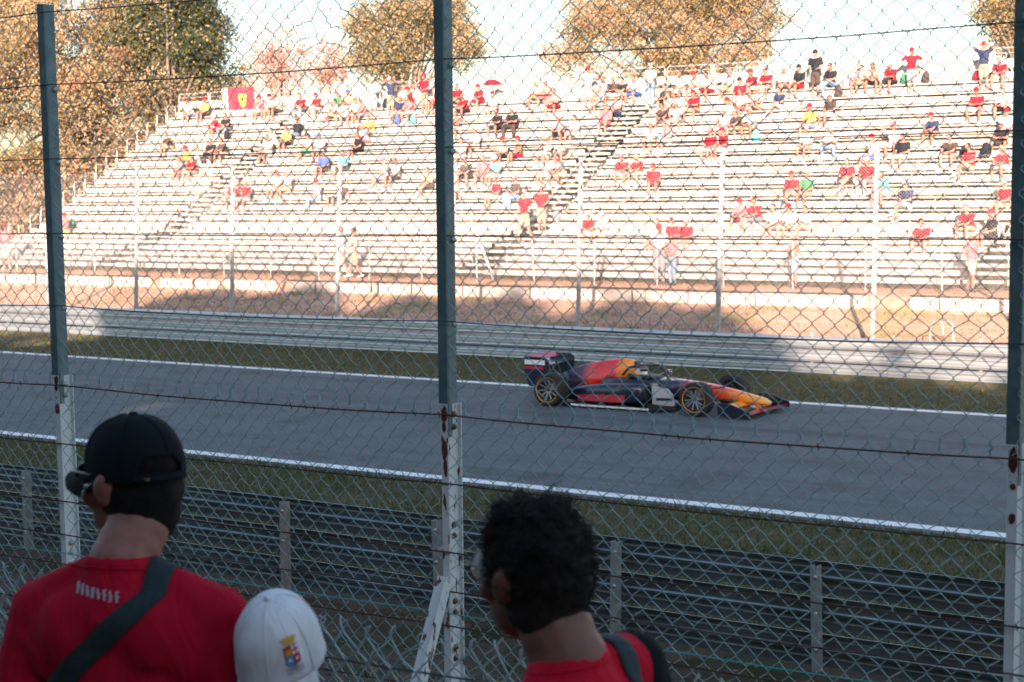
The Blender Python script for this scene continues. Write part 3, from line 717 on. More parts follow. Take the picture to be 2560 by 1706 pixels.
def make_pose(kind, vox=.028):
    J = pose_blobs(kind); lerp = lambda a, b, t: tuple(np.array(a) + (np.array(b)-np.array(a))*t)
    R = trot(J['pel'], J['ch']); T = {}
    tor = lambda s: [ell(J['pel'], (.165*s,.125*s,.125*s)), ell(lerp(J['pel'],J['ch'],.5), (.155*s,.115*s,.16), R), ell(J['ch'], (.175*s,.118*s,.17), R), ell(lerp(J['ch'],J['neck'],.55), (.165*s,.09*s,.075), R)]
    B = tor(.94); B += seg(J['neck'],.058,J['head'],.055)
    h = J['head']; B += [ell(h,(.075,.092,.112)), ell((h[0],h[1]-.03,h[2]-.06),(.055,.065,.055)), ell((h[0],h[1]-.095,h[2]-.012),(.014,.02,.022)), ell((h[0]-.078,h[1]+.01,h[2]-.01),(.012,.022,.03)), ell((h[0]+.078,h[1]+.01,h[2]-.01),(.012,.022,.03))]
    for q in (0,1):
        B += seg(J['hip'][q],.088,J['knee'][q],.060) + seg(J['knee'][q],.058,lerp(J['knee'][q],J['ank'][q],.4),.056) + seg(lerp(J['knee'][q],J['ank'][q],.4),.056,J['ank'][q],.038)
        B += seg(J['ank'][q],.036,J['toe'][q],.032)
        B += seg(J['sh'][q],.056,J['el'][q],.042) + seg(J['el'][q],.041,J['ha'][q],.029)
        hd = np.array(J['ha'][q]) + unit(np.array(J['ha'][q])-np.array(J['el'][q]))*.05
        B += seg(J['ha'][q],.034,hd,.030)
    T['body'] = fuse('body', B, SKIN[0], vox, 2)
    S = tor(1.10)
    for q in (0,1): S += seg(J['sh'][q],.075,lerp(J['sh'][q],J['el'][q],.62),.064)
    T['shirt'] = fuse('shirt', S, CLOTH['red'], vox, 2)
    for nm, f in (('shorts',.82),('trousers',1.0)):
        S = [ell(J['pel'],(.185,.142,.125))]
        for q in (0,1):
            S += seg(J['hip'][q],.105,lerp(J['hip'][q],J['knee'][q],f),.083)
            if f == 1.0: S += seg(J['knee'][q],.082,lerp(J['knee'][q],J['ank'][q],.92),.058)
        T[nm] = fuse(nm, S, CLOTH['beige'], vox, 2)
    T['shoe'] = [fuse('shoe', seg(lerp(J['ank'][q],J['toe'][q],-.15),.046,J['toe'][q],.044), m_shoe, .02, 1) for q in (0,1)]
    T['head'] = h
    return T
def headgear():
    G = {}
    G['cap'] = MB()
    rg = []
    for zz, r in ((-.012,1.0),(.03,1.0),(.065,.90),(.09,.72),(.108,.42),(.114,.08)):
        rg.append([(.083*r*math.cos(a), .100*r*math.sin(a)+.004, zz+.012) for a in np.linspace(0, 2*math.pi, 12, endpoint=False)])
    G['cap'].loft(rg)
    br = [(.072*math.cos(a), -.095-.085*max(0,math.sin(a)), .012-.02*max(0,math.sin(a))) for a in np.linspace(0, math.pi, 9)]
    G['cap'].add(br + [(x,y,z+.008) for x,y,z in br], [tuple(range(9)), tuple(range(17,8,-1))] + [(i,i+9,i+10,i+1) for i in range(8)])
    G['cap'] = G['cap'].mesh('cap', CLOTH['red'], True, True)
    hr = [ell((0,.018,.032),(.083,.092,.092)), ell((0,.045,-.02),(.078,.062,.075))]
    G['hair'] = fuse('hair', hr, HAIR['dark hair'], .018, 2)
    hr = hr + [ell((0,.06,-.08),(.075,.045,.08)), ell((.06,.03,-.07),(.03,.04,.08)), ell((-.06,.03,-.07),(.03,.04,.08))]
    G['long hair'] = fuse('hair', hr, HAIR['dark hair'], .018, 2)
    mb = MB(); mb.lathe([(.16,.012),(.155,.022),(.09,.03),(.085,.075),(.06,.10),(0,.105)], 14); mb.lathe([(.16,.012),(.085,.02),(0,.02)], 14); G['hat'] = mb.mesh('hat', CLOTH['white'], True, True)
    mb = MB(); mb.tube([(-.078,-.02,.012),(-.07,-.078,.012),(-.03,-.096,.010),(0,-.094,.012),(.03,-.096,.010),(.07,-.078,.012),(.078,-.02,.012)], .013, 6); G['glasses'] = mb.mesh('sunglasses', m_glass, True, True)
    return G
POSES = {k: make_pose(k) for k in ('u','f','c','b','r','x','t','S','W','H','A')}
GEAR = headgear()
def slot(o, m):
    o.material_slots[0].link = 'OBJECT'; o.material_slots[0].material = m
def person(loc, rz, pose, shirt, bottom, head, sc=1.0, skin=None):
    T = POSES[pose]; e = empty('person', loc, rz); e.scale = (sc, sc, sc)
    sk = SKIN[skin if skin is not None else RNG.choice([0,0,1,1,2])]
    slot(link('body', T['body'], e), sk)
    if shirt != 'bare chest': slot(link('shirt', T['shirt'], e), CLOTH[shirt])
    bk, bc = bottom
    slot(link(bk, T[bk], e), CLOTH[bc])
    ms = RNG.choice([m_shoe, m_shoe, m_shoed])
    for t in T['shoe']: slot(link('shoe', t, e), ms)
    hk, hc = head
    if hk == 'cap':
        slot(link('hair', GEAR['hair'], e, T['head']), HAIR[RNG.choice(['dark hair','brown hair','grey hair'])])
        c = link('cap', GEAR['cap'], e, T['head']); slot(c, CLOTH[hc]); c.location.z += .012; c.scale = (1.07,1.07,1.07)
    elif hk == 'hat': slot(link('hair', GEAR['hair'], e, T['head']), HAIR['brown hair']); slot(link('hat', GEAR['hat'], e, T['head']), CLOTH[hc])
    elif hk in ('hair','long hair'): slot(link('hair', GEAR[hk], e, T['head']), HAIR[hc])
    if RNG.random() < .4: link('sunglasses', GEAR['glasses'], e, T['head'])
    return e
# ------------------------------------------------------------------ spectators: zone, x, y of the top of the head in the enlarged photograph, clothes, pose
ZONE = {'A':(0,0),'B':(800,0),'C':(1660,0),'D':(1660,500),'E':(800,500)}
Sh, Tr = 'shorts', 'trousers'
dh, bh, fh, gh, ah = ('hair','dark hair'),('hair','brown hair'),('hair','fair hair'),('hair','grey hair'),('hair','auburn hair')
ld, lb = ('long hair','dark hair'),('long hair','auburn hair')
cap = lambda c: ('cap', c)
PEOPLE = [
 ('A',1255,640,'white',(Sh,'grey'),ah,'f'),('A',1340,615,'yellow',(Sh,'dark brown'),cap('red'),'u'),('A',1428,745,'red',(Sh,'red'),cap('white'),'f'),('A',1488,752,'black',(Tr,'grey'),bh,'x'),
 ('A',1710,628,'pink',(Sh,'white'),cap('red'),'c'),('A',1772,596,'white',(Sh,'beige'),cap('black'),'u'),('A',1820,615,'cream',(Sh,'dark brown'),bh,'f'),('A',1982,592,'red',(Tr,'grey'),dh,'f'),
 ('A',2082,572,'red',(Sh,'white'),cap('red'),'x'),('A',2205,566,'green',(Sh,'white'),cap('pink'),'u'),('A',2280,555,'beige',(Sh,'cream'),cap('blue'),'u'),('A',2245,650,'white',(Sh,'white'),bh,'f'),
 ('A',2322,620,'white',(Sh,'beige'),ah,'u'),('A',1930,780,'black',(Sh,'denim'),bh,'b'),('A',1752,860,'white',(Sh,'white'),bh,'u'),('A',1802,840,'white',(Sh,'cream'),dh,'f'),
 ('A',1876,842,'yellow',(Sh,'black'),ah,'u'),('A',2020,898,'cream',(Sh,'green'),cap('navy'),'u'),('A',2090,870,'white',(Sh,'white'),cap('blue'),'u'),('A',1115,874,'dark brown',(Sh,'beige'),bh,'f'),
 ('A',1220,928,'yellow',(Sh,'cream'),cap('red'),'u'),('A',1292,948,'white',(Sh,'white'),fh,'u'),('A',1396,928,'black',(Tr,'dark brown'),dh,'f'),('A',1472,918,'dark brown',(Sh,'beige'),ah,'f'),
 ('A',1202,1012,'grey',(Sh,'pink'),ah,'f'),('A',1266,1030,'red',(Sh,'beige'),fh,'x'),('A',2118,1010,'blue',(Sh,'dark brown'),gh,'u'),('A',2246,1000,'teal',(Sh,'black'),bh,'u'),
 ('A',1546,1196,'red',(Sh,'cream'),('hat','white'),'f'),('A',1606,1190,'red',(Sh,'white'),fh,'r'),('A',1818,1122,'white',(Sh,'white'),bh,'r'),('A',1882,1116,'white',(Sh,'beige'),gh,'u'),
 ('A',2076,1190,'white',(Tr,'denim'),cap('red'),'u'),('A',2212,1196,'dark brown',(Sh,'black'),bh,'b'),('A',2345,862,'black',(Sh,'black'),dh,'u'),('A',432,1380,'pink',(Sh,'yellow'),cap('red'),'u'),
 ('B',342,445,'white',(Sh,'white'),cap('cream'),'S'),('B',458,398,'navy',(Sh,'beige'),cap('white'),'H'),('B',694,432,'red',(Sh,'beige'),cap('red'),'S'),('B',806,440,'dark red',(Sh,'red'),dh,'u'),
 ('B',600,555,'red',(Sh,'cream'),cap('red'),'x'),('B',152,655,'white',(Sh,'beige'),dh,'t'),('B',282,655,'pink',(Sh,'grey'),ah,'f'),('B',342,765,'yellow',(Sh,'cream'),bh,'f'),('B',302,790,'white',(Sh,'pink'),fh,'f'),
 ('B',525,645,'navy',(Sh,'white'),lb,'u'),('B',605,648,'pink',(Sh,'white'),bh,'f'),('B',832,530,'red',(Sh,'white'),dh,'u'),('B',868,535,'dark red',(Sh,'beige'),bh,'t'),('B',956,588,'dark red',(Sh,'black'),bh,'f'),
 ('B',1052,572,'red',(Sh,'red'),cap('red'),'x'),('B',1136,568,'white',(Sh,'white'),cap('red'),'u'),('B',902,702,'bare chest',(Sh,'white'),bh,'x'),('B',1176,716,'black',(Sh,'black'),dh,'x'),('B',1266,712,'black',(Tr,'dark brown'),gh,'x'),
 ('B',1420,490,'white',(Sh,'beige'),fh,'t'),('B',1482,462,'bare chest',(Sh,'pink'),bh,'x'),('B',1780,336,'white',(Sh,'cream'),cap('red'),'A'),('B',1886,466,'white',(Sh,'grey'),ah,'u'),('B',1548,592,'grey',(Sh,'dark red'),dh,'x'),
 ('B',1582,768,'grey',(Sh,'black'),gh,'f'),('B',1670,750,'white',(Sh,'cream'),dh,'u'),('B',1838,542,'striped grey',(Sh,'grey'),bh,'u'),('B',1888,532,'dark brown',(Sh,'white'),fh,'x'),('B',1975,516,'black',(Sh,'white'),dh,'f'),
 ('B',2066,516,'white',(Sh,'blue'),bh,'f'),('B',2160,384,'white',(Tr,'denim'),cap('cream'),'S'),('B',2282,512,'dark brown',(Sh,'black'),dh,'f'),('B',1870,668,'pink',(Sh,'pink'),fh,'u'),('B',1942,630,'grey',(Sh,'navy'),gh,'t'),
 ('B',2256,676,'dark brown',(Sh,'grey'),dh,'f'),('B',2322,590,'cream',(Sh,'grey'),bh,'u'),('B',2166,784,'white',(Sh,'cream'),fh,'u'),('B',2278,796,'grey',(Sh,'white'),gh,'u'),('B',930,866,'white',(Sh,'white'),bh,'u'),
 ('B',1020,856,'white',(Sh,'cream'),fh,'u'),('B',1196,888,'cream',(Sh,'black'),cap('red'),'u'),('B',1302,892,'bare chest',(Sh,'dark red'),cap('red'),'u'),('B',1486,880,'white',(Sh,'white'),gh,'r'),('B',1576,890,'cream',(Sh,'grey'),bh,'u'),
 ('B',1500,1000,'white',(Sh,'white'),bh,'u'),('B',1582,1040,'grey',(Sh,'cream'),dh,'f'),('B',970,1016,'dark brown',(Sh,'black'),bh,'f'),('B',1070,1020,'pink',(Sh,'pink'),ah,'u'),('B',1156,1012,'teal',(Sh,'white'),cap('white'),'u'),
 ('B',430,1036,'white',(Sh,'denim'),cap('pink'),'u'),('B',492,1060,'cream',(Sh,'black'),bh,'r'),('B',712,1062,'beige',(Sh,'dark brown'),dh,'t'),('B',878,1160,'red',(Sh,'black'),bh,'x'),('B',1156,1178,'red',(Sh,'white'),lb,'u'),
 ('B',1282,1152,'dark brown',(Tr,'light blue'),gh,'u'),('B',1446,1208,'red',(Sh,'beige'),bh,'S'),('B',1334,1272,'red',(Sh,'beige'),gh,'W'),('B',1986,1004,'red',(Sh,'white'),cap('pink'),'f'),('B',2092,984,'red',(Sh,'cream'),fh,'f'),
 ('B',2180,1082,'red',(Sh,'red'),cap('red'),'u'),('B',1758,1380,'red',(Sh,'white'),cap('white'),'u'),('B',1852,1364,'white',(Sh,'cream'),cap('white'),'u'),('B',2212,1420,'white',(Sh,'grey'),ah,'u'),('B',2342,1418,'red',(Sh,'beige'),bh,'u'),
 ('C',115,450,'white',(Sh,'white'),ah,'u'),('C',226,430,'cream',(Sh,'white'),cap('red'),'f'),('C',306,432,'white',(Sh,'dark red'),dh,'f'),('C',440,424,'white',(Sh,'beige'),cap('pink'),'u'),('C',500,484,'red',(Sh,'black'),cap('black'),'u'),
 ('C',606,410,'dark red',(Sh,'white'),cap('red'),'f'),('C',676,398,'red',(Sh,'cream'),bh,'x'),('C',786,404,'white',(Sh,'beige'),('hat','white'),'t'),('C',890,392,'black',(Sh,'red'),cap('black'),'u'),('C',990,318,'black',(Sh,'dark brown'),cap('black'),'S'),
 ('C',1097,430,'black',(Tr,'denim'),dh,'t'),('C',1302,388,'grey',(Sh,'beige'),cap('cream'),'u'),('C',1372,400,'beige',(Sh,'black'),ld,'f'),('C',1500,388,'red',(Sh,'black'),cap('white'),'x'),('C',1620,194,'red',(Sh,'grey'),cap('red'),'A'),
 ('C',2102,138,'navy',(Sh,'beige'),cap('red'),'H'),('C',2200,305,'dark red',(Sh,'white'),gh,'f'),('C',76,590,'white',(Sh,'grey'),bh,'u'),('C',210,570,'red',(Sh,'beige'),cap('red'),'x'),('C',92,690,'white',(Sh,'white'),cap('white'),'f'),
 ('C',422,620,'white',(Sh,'denim'),cap('red'),'u'),('C',500,588,'cream',(Sh,'pink'),dh,'u'),('C',622,584,'striped grey',(Sh,'beige'),fh,'t'),('C',762,566,'navy',(Sh,'white'),dh,'t'),('C',402,712,'white',(Sh,'light blue'),fh,'u'),
 ('C',510,712,'dark brown',(Sh,'beige'),('hat','grey'),'f'),('C',572,704,'light blue',(Sh,'beige'),gh,'f'),('C',1092,610,'dark brown',(Sh,'white'),('hat','white'),'u'),('C',960,670,'yellow',(Sh,'denim'),cap('red'),'u'),
 ('C',936,828,'white',(Sh,'beige'),gh,'u'),('C',1102,830,'white',(Tr,'denim'),gh,'x'),('C',316,842,'red',(Sh,'light blue'),cap('pink'),'u'),('C',386,840,'red',(Sh,'white'),cap('red'),'u'),('C',1366,868,'white',(Sh,'blue'),cap('red'),'r'),
 ('C',1502,808,'white',(Sh,'white'),cap('pink'),'r'),('C',1566,850,'black',(Sh,'white'),bh,'u'),('C',1776,764,'navy',(Sh,'beige'),cap('red'),'f'),('C',1890,850,'dark brown',(Sh,'cream'),dh,'f'),('C',2006,914,'red',(Sh,'beige'),bh,'t'),
 ('C',2056,598,'red',(Sh,'white'),cap('red'),'x'),('C',2236,582,'white',(Sh,'black'),bh,'f'),('C',2242,702,'white',(Sh,'grey'),cap('red'),'u'),('C',2214,800,'black',(Sh,'dark brown'),gh,'x'),('C',2238,950,'red',(Sh,'white'),fh,'f'),
 ('C',842,1104,'red',(Sh,'white'),cap('red'),'t'),('C',938,1130,'green',(Sh,'beige'),fh,'u'),('C',1202,1030,'dark red',(Sh,'dark brown'),dh,'t'),('C',1332,1062,'red',(Tr,'grey'),('hat','cream'),'u'),('C',1452,1152,'teal',(Sh,'white'),ld,'f'),
 ('C',1596,1166,'navy',(Sh,'white'),cap('grey'),'t'),('C',2232,1172,'red',(Sh,'beige'),gh,'u'),('C',526,1304,'pink',(Sh,'dark red'),cap('red'),'f'),('C',612,1308,'red',(Tr,'grey'),bh,'f'),('C',730,1338,'white',(Sh,'grey'),ld,'u'),
 ('C',816,1334,'white',(Sh,'beige'),cap('red'),'u'),('C',936,1318,'white',(Sh,'cream'),dh,'t'),('C',112,1420,'red',(Sh,'beige'),gh,'u'),('C',1702,1438,'dark red',(Sh,'beige'),dh,'f'),('C',2006,1344,'red',(Sh,'beige'),cap('pink'),'f'),
 ('C',2150,1358,'black',(Sh,'black'),cap('red'),'u'),
]
STANDERS = [   # on the ground strip before the stand: zone, head x,y, clothes, pose, Y, heading
 ('E',140,172,'light blue',(Sh,'beige'),bh,'W',45.45,-1.3),('E',222,176,'cream',(Sh,'beige'),dh,'W',45.4,-1.2),('E',2215,108,'striped grey',(Tr,'grey'),cap('red'),'S',45.5,.3),('E',2300,225,'pink',(Tr,'denim'),bh,'S',45.4,-.3),
 ('D',848,225,'bare chest',(Sh,'light blue'),fh,'W',45.5,1.2),('D',2010,215,'pink',(Sh,'cream'),fh,'W',45.4,1.1),('A',32,1452,'pink',(Sh,'cream'),cap('red'),'S',45.4,.6),
]
ORD = ['top','second','third','fourth','fifth','sixth','seventh','eighth','ninth','tenth','eleventh','twelfth','thirteenth']
POSEW = {'u':'sitting upright','f':'leaning forward','c':'chin on hands','b':'leaning back','r':'one arm raised','x':'hands in lap','t':'legs crossed','S':'standing','W':'walking','H':'hands to face','A':'arms spread'}
BARW = {'bare chest':'bare-chested person'}
placed = []
for (zn, zx, zy, shirt, bottom, head, pose) in PEOPLE:
    px, py = ZONE[zn][0] + zx*.3827, ZONE[zn][1] + zy*.3827
    best = None
    for ri, (y, z, fz, upper) in enumerate(ROWS + LOW):
        if pose in 'SWHA':
            Y = y - .36; hz = z - .42 + 1.75; 
            if not upper: hz = z + 1.75; Y = y
        else: Y = y; hz = z + .875 - (.05 if pose in 'fbx' else 0)
        yy = at_y(px, py, Y); e = abs(yy[2] - hz)
        if ri >= len(ROWS) and ri % 2 == 0: e += .06
        if best is None or e < best[0]: best = (e, ri, yy[0])
    placed.append([best[1], best[2], zn, shirt, bottom, head, pose])
for it in range(12):       # neighbours on one plank keep elbow room
    for a in placed:
        for b in placed:
            if a is not b and a[0] == b[0]:
                d = a[1] - b[1]
                if abs(d) < .47: s = .04 if d > 0 else -.04; a[1] += s; b[1] -= s
def desc(shirt, bottom, head):
    b = f"{bottom[1]} {bottom[0]}"; h = f"{head[1]} {head[0]}" if head[0] in ('cap','hat') else head[1]
    return ('bare-chested person in ' if shirt == 'bare chest' else f'person in {shirt} shirt, ') + f'{b}, {h}'
labels = {}
PERS = []
allrows = ROWS + LOW
for n, (ri, X, zn, shirt, bottom, head, pose) in enumerate(placed):
    y, z, fz, upper = allrows[ri]
    standing = pose in 'SWHA'
    if standing: loc = (X, y - .36 if upper else y, z - .44 if upper else z)
    else: loc = (X, y - .02, z)
    rz = RNG.gauss(-.25, .25) if not standing else RNG.gauss(0, .3)
    sc = RNG.uniform(.95, 1.04)
    o = person(loc, rz, pose, shirt, bottom, head, sc)
    rowname = ('top row' if ri == 12 else f'{ORD[12-ri]} row down') if upper else 'low front rows'
    sec = 'left' 
    for k, (a, b) in enumerate(AISLES):
        pass
    lab = f"{desc(shirt, bottom, head)}, {POSEW[pose]}, {rowname}"
    PERS.append((o, lab, ri, X))
cnt = {}
for o, lab, ri, X in PERS: cnt[lab] = cnt.get(lab, 0) + 1
for k, (o, lab, ri, X) in enumerate(PERS):
    if cnt[lab] > 1 or len(lab.split()) > 16:
        nb = min((j for j in range(len(placed)) if j != k), key=lambda j: abs(PERS[j][3]-X) + 1.5*abs(PERS[j][2]-ri)); d = lab.split(', ')
        extra = 'beside ' + ('bare-chested person' if placed[nb][3] == 'bare chest' else placed[nb][3] + '-shirted person')
        if cnt[lab] > 1: lab = ', '.join(d[:-2] + [extra, d[-1]])
        if len(lab.split()) > 16: lab = ', '.join(d[:-3] + d[-2:]) if cnt.get(', '.join(d), 0) == 1 else ', '.join(d[:-3] + [extra, d[-1]])
    tag(o, lab, 'person', 'spectators on the grandstand')
for (zn, zx, zy, shirt, bottom, head, pose, Y, rz) in STANDERS:
    px, py = ZONE[zn][0] + zx*.3827, ZONE[zn][1] + zy*.3827
    P = at_y(px, py, Y); gz = ground_z(P[0], Y); h = P[2] - gz
    o = person((P[0], Y, gz), rz, pose, shirt, bottom, head, min(1.06, max(.8, h/1.76)))
    tag(o, f"{desc(shirt, bottom, head)}, {POSEW[pose]} before the grandstand", 'person', 'people walking before the grandstand')

# ------------------------------------------------------------------ things lying on the planks
def backpack_mesh(m):
    b = [ell((0,0,.2),(.15,.10,.21)), ell((0,.01,.36),(.12,.085,.10)), ell((0,-.09,.15),(.11,.06,.11)), ell((0,0,.08),(.15,.10,.09))]
    return fuse('backpack', b, m, .022, 3)
BP = backpack_mesh(CLOTH['black'])
pk = MB(); pk.tube([(-.08,.09,.40),(-.09,.14,.28),(-.08,.10,.08)], .016, 6); pk.tube([(.08,.09,.40),(.09,.14,.28),(.08,.10,.08)], .016, 6); pk.tube([(-.03,.05,.44),(0,.05,.49),(.03,.05,.44)], .010, 6)
STR = pk.mesh('straps', CLOTH['black'], True, True)
BAGS = [('A',1480,905,'black'),('B',258,905,'dark brown'),('B',410,700,'black'),('B',465,690,'light blue'),('B',505,800,'blue'),('B',607,800,'teal'),('B',1430,665,'dark brown'),('B',2180,975,'teal'),('B',660,700,'grey'),
        ('C',1190,490,'light blue'),('C',1245,470,'pink'),('C',1520,545,'green'),('C',1705,530,'dark brown'),('C',2065,515,'red'),('C',1138,620,'dark brown'),('C',600,905,'teal'),('C',470,1470,'dark brown'),('C',1900,1080,'black'),('C',2100,1060,'black'),
        ('B',1510,1420,'grey'),('A',470,1495,'green')]
for k, (zn, zx, zy, c) in enumerate(BAGS):
    px, py = ZONE[zn][0] + zx*.3827, ZONE[zn][1] + zy*.3827; best = None
    for ri, (y, z, fz, upper) in enumerate(allrows):
        P = at_y(px, py, y); e = abs(P[2] - z)
        if best is None or e < best[0]: best = (e, ri, P[0])
    y, z = allrows[best[1]][:2]; X = best[2]
    for a in placed:
        if a[0] == best[1] and abs(a[1]-X) < .36: X = a[1] + (.38 if X >= a[1] else -.38)
    o = empty('backpack', (X, y, z), RNG.uniform(-.5,.5)); s = RNG.uniform(.8,1.0); o.scale = (s,s,s)
    slot(link('bag', BP, o), CLOTH[c]); slot(link('straps', STR, o), CLOTH['black'])
    row = ('topmost plank' if best[1] == 12 else f'{ORD[12-best[1]]} plank down') if best[1] < 13 else 'low front planks'
    near = min(placed, key=lambda a: abs(a[1]-X) + 3*abs(a[0]-best[1]))
    nn = ('bare-chested person' if near[3] == 'bare chest' else f'person in {near[3]} shirt')
    lab = f'{c} backpack on the {row}, nearest a {nn}'; tag(o, lab if k != 18 else lab.replace('black backpack', 'bulkier black backpack'), 'backpack', 'bags on the grandstand')
    if k == 18: o.scale = (1.15,1.15,1.15)
# red umbrella above the spectator in the red cap
um = at_y(800 + 1126*.3827, 552*.3827, 57.2)
u = tag(empty('umbrella', (um[0], um[1], um[2]-.62)), 'small open red umbrella held over a spectator on the top rows', 'umbrella')
mb = MB(); n = 16; rg = []
for t in np.linspace(.02, 1, 6):
    rg.append([(.42*t*math.cos(a)*(1-.03*math.cos(8*a)*t), .42*t*math.sin(a)*(1-.03*math.cos(8*a)*t), .62 + .20*(1-t*t) - .012*t*abs(math.sin(4*a))) for a in np.linspace(0, 2*math.pi, 32, endpoint=False)])
mb.loft(rg, caps=False); c = mb.build('canopy', CLOTH['red'], u, sm=True)
so = c.modifiers.new('t', 'SOLIDIFY'); so.thickness = .004
mb = MB(); mb.tube([(0,0,-.05),(0,0,.86)], .008, 6); mb.tube([(0,0,-.05),(.03,0,-.09),(.06,0,-.06)], .01, 6); mb.build('shaft', m_pipe, u)
for k in range(8):
    a = k*math.pi/4; mb = MB(); mb.tube([(0,0,.80),(.21*math.cos(a),.21*math.sin(a),.76),(.415*math.cos(a),.415*math.sin(a),.62)], .004, 4); mb.build('rib', m_pipe, u)
# flag hung on the back rail
bp_ = at_y(597, 252, TY - .08)
bn = tag(empty('flag', (bp_[0], TY - .08, bp_[2])), 'red flag with chequered edge and yellow shield hung on the top back railing', 'flag')
m_flag = mat('flag_cloth', (.58,.03,.05), .8, c2=(.50,.02,.04), scale=3); m_fy = mat('flag_yellow', (.75,.55,.06), .8); m_fw = CLOTH['white']; m_fb = CLOTH['black']
fw, fhh = 1.95, 1.2
def flag_y(x, z): return -.03 - .025*math.sin(x*6+1.2) - .018*math.sin(z*5+x*3) - .03*(z/fhh)
def patch(name, x0, x1, z0, z1, m, off, nx_=8, nz_=8, mask=None):
    mb = MB(); V = []; F = []
    for i in range(nx_+1):
        for j in range(nz_+1):
            x = x0 + (x1-x0)*i/nx_; z = z0 + (z1-z0)*j/nz_; V.append((x, flag_y(x, z) - off, z))
    for i in range(nx_):
        for j in range(nz_):
            if mask is None or mask(i, j): F.append((i*(nz_+1)+j, (i+1)*(nz_+1)+j, (i+1)*(nz_+1)+j+1, i*(nz_+1)+j+1))
    mb.add(V, F); o = mb.build(name, m, bn, fixn=False); so = o.modifiers.new('t', 'SOLIDIFY'); so.thickness = .003; return o
patch('cloth', -fw/2, fw/2, -fhh/2, fhh/2, m_flag, 0, 16, 12)
patch('white_band', -fw/2, -fw/2+.32, -fhh/2+.01, fhh/2-.01, m_fw, .005, 4, 12)
patch('chequer', -fw/2, -fw/2+.24, -fhh/2+.02, fhh/2-.02, m_fb, .010, 3, 12, lambda i, j: (i+j) % 2 == 0)
def poly_on_flag(name, pts, m, off):
    mb = MB(); cx = sum(p[0] for p in pts)/len(pts); cz = sum(p[1] for p in pts)/len(pts)
    V = [(cx, flag_y(cx, cz)-off, cz)] + [(x, flag_y(x, z)-off, z) for x, z in pts]; n = len(pts)
    mb.add(V, [(0, 1+i, 1+(i+1) % n) for i in range(n)]); o = mb.build(name, m, bn, fixn=False); so = o.modifiers.new('t', 'SOLIDIFY'); so.thickness = .003
sx = .28
poly_on_flag('shield', [(sx-.20,.26),(sx-.10,.30),(sx,.28),(sx+.10,.30),(sx+.20,.26),(sx+.205,.02),(sx+.15,-.18),(sx,-.33),(sx-.15,-.18),(sx-.205,.02)], m_fy, .008)
poly_on_flag('horse_mark', [(sx-.06,.16),(sx-.02,.19),(sx+.01,.13),(sx+.06,.05),(sx+.09,.10),(sx+.08,0),(sx+.05,-.04),(sx+.06,-.14),(sx+.02,-.18),(sx+.02,-.08),(sx-.04,0),(sx-.08,.04),(sx-.05,.07),(sx-.03,.11)], m_fb, .014)
# ------------------------------------------------------------------ trees
m_bark = mat('bark', (.10,.075,.055), .95, c2=(.17,.13,.10), scale=5, stretch=(1,1,.25), bump=.8, bscale=12)
m_barkp = mat('pale_bark', (.36,.22,.18), .9, c2=(.28,.17,.14), scale=4)
LEAF = {'gold': mat('leaf_gold', (0.382,0.275,0.151), .8, trans=.42, spec=.25), 'tan': mat('leaf_tan', (0.340,0.273,0.187), .8, trans=.4, spec=.25), 'olive': mat('leaf_olive', (0.171,0.148,0.062), .8, trans=.4, spec=.25),
        'green': mat('leaf_green', (0.063,0.074,0.022), .7, trans=.25, spec=.25), 'rust': mat('leaf_rust', (0.296,0.148,0.089), .8, trans=.4, spec=.25), 'rose': mat('leaf_rose', (0.407,0.178,0.141), .75, trans=.3, spec=.25), 'dark': mat('leaf_dark', (0.033,0.041,0.015), .75, trans=.15, spec=.2)}
def leaf_mesh(name, C, rng, size, mats, wts, per=0):
    n = len(C); s = rng.uniform(size[0], size[1], n)
    a = rng.normal(size=(n,3)); a /= np.linalg.norm(a, axis=1)[:,None]; b = rng.normal(size=(n,3)); b -= a*(a*b).sum(1)[:,None]; b /= np.linalg.norm(b, axis=1)[:,None]
    c = np.cross(a, b)
    V = np.stack([C - a*s[:,None]*.55, C + b*s[:,None]*.42 + c*s[:,None]*.08, C + a*s[:,None]*.6, C - b*s[:,None]*.42 + c*s[:,None]*.08], 1).reshape(-1,3)
    mi = rng.choice(len(mats), n, p=wts)
    if per:      # most leaves of a clump share one tint
        cl = np.repeat(rng.choice(len(mats), n//per+1, p=wts), per)[:n]; mi = np.where(rng.random(n) < .7, cl, mi)
    return np_mesh(name, V, np.arange(4*n).reshape(-1,4), [LEAF[m] for m in mats], mi)
def crown_points(lobes, nclump, per, spread, rng, shell=.55):
    """leaf places: clumps sitting in the outer part of each lobe"""
    w = np.array([l[1][0]*l[1][1]+l[1][2]*l[1][0] for l in lobes]); w = w/w.sum(); k = rng.choice(len(lobes), nclump, p=w)
    d = rng.normal(size=(nclump,3)); d /= np.linalg.norm(d, axis=1)[:,None]
    rr = rng.uniform(shell, 1.0, nclump)**.7*rng.choice([1,1,1,1.12,1.2], nclump)
    cc = np.array([lobes[i][0] for i in k]) + d*rr[:,None]*np.array([lobes[i][1] for i in k])
    sz = spread*rng.uniform(.5, 1.3, nclump)
    idx = np.repeat(np.arange(nclump), per)
    P = cc[idx] + rng.normal(size=(len(idx),3))*sz[idx][:,None]*np.array([1,1,.7])
    return P, cc
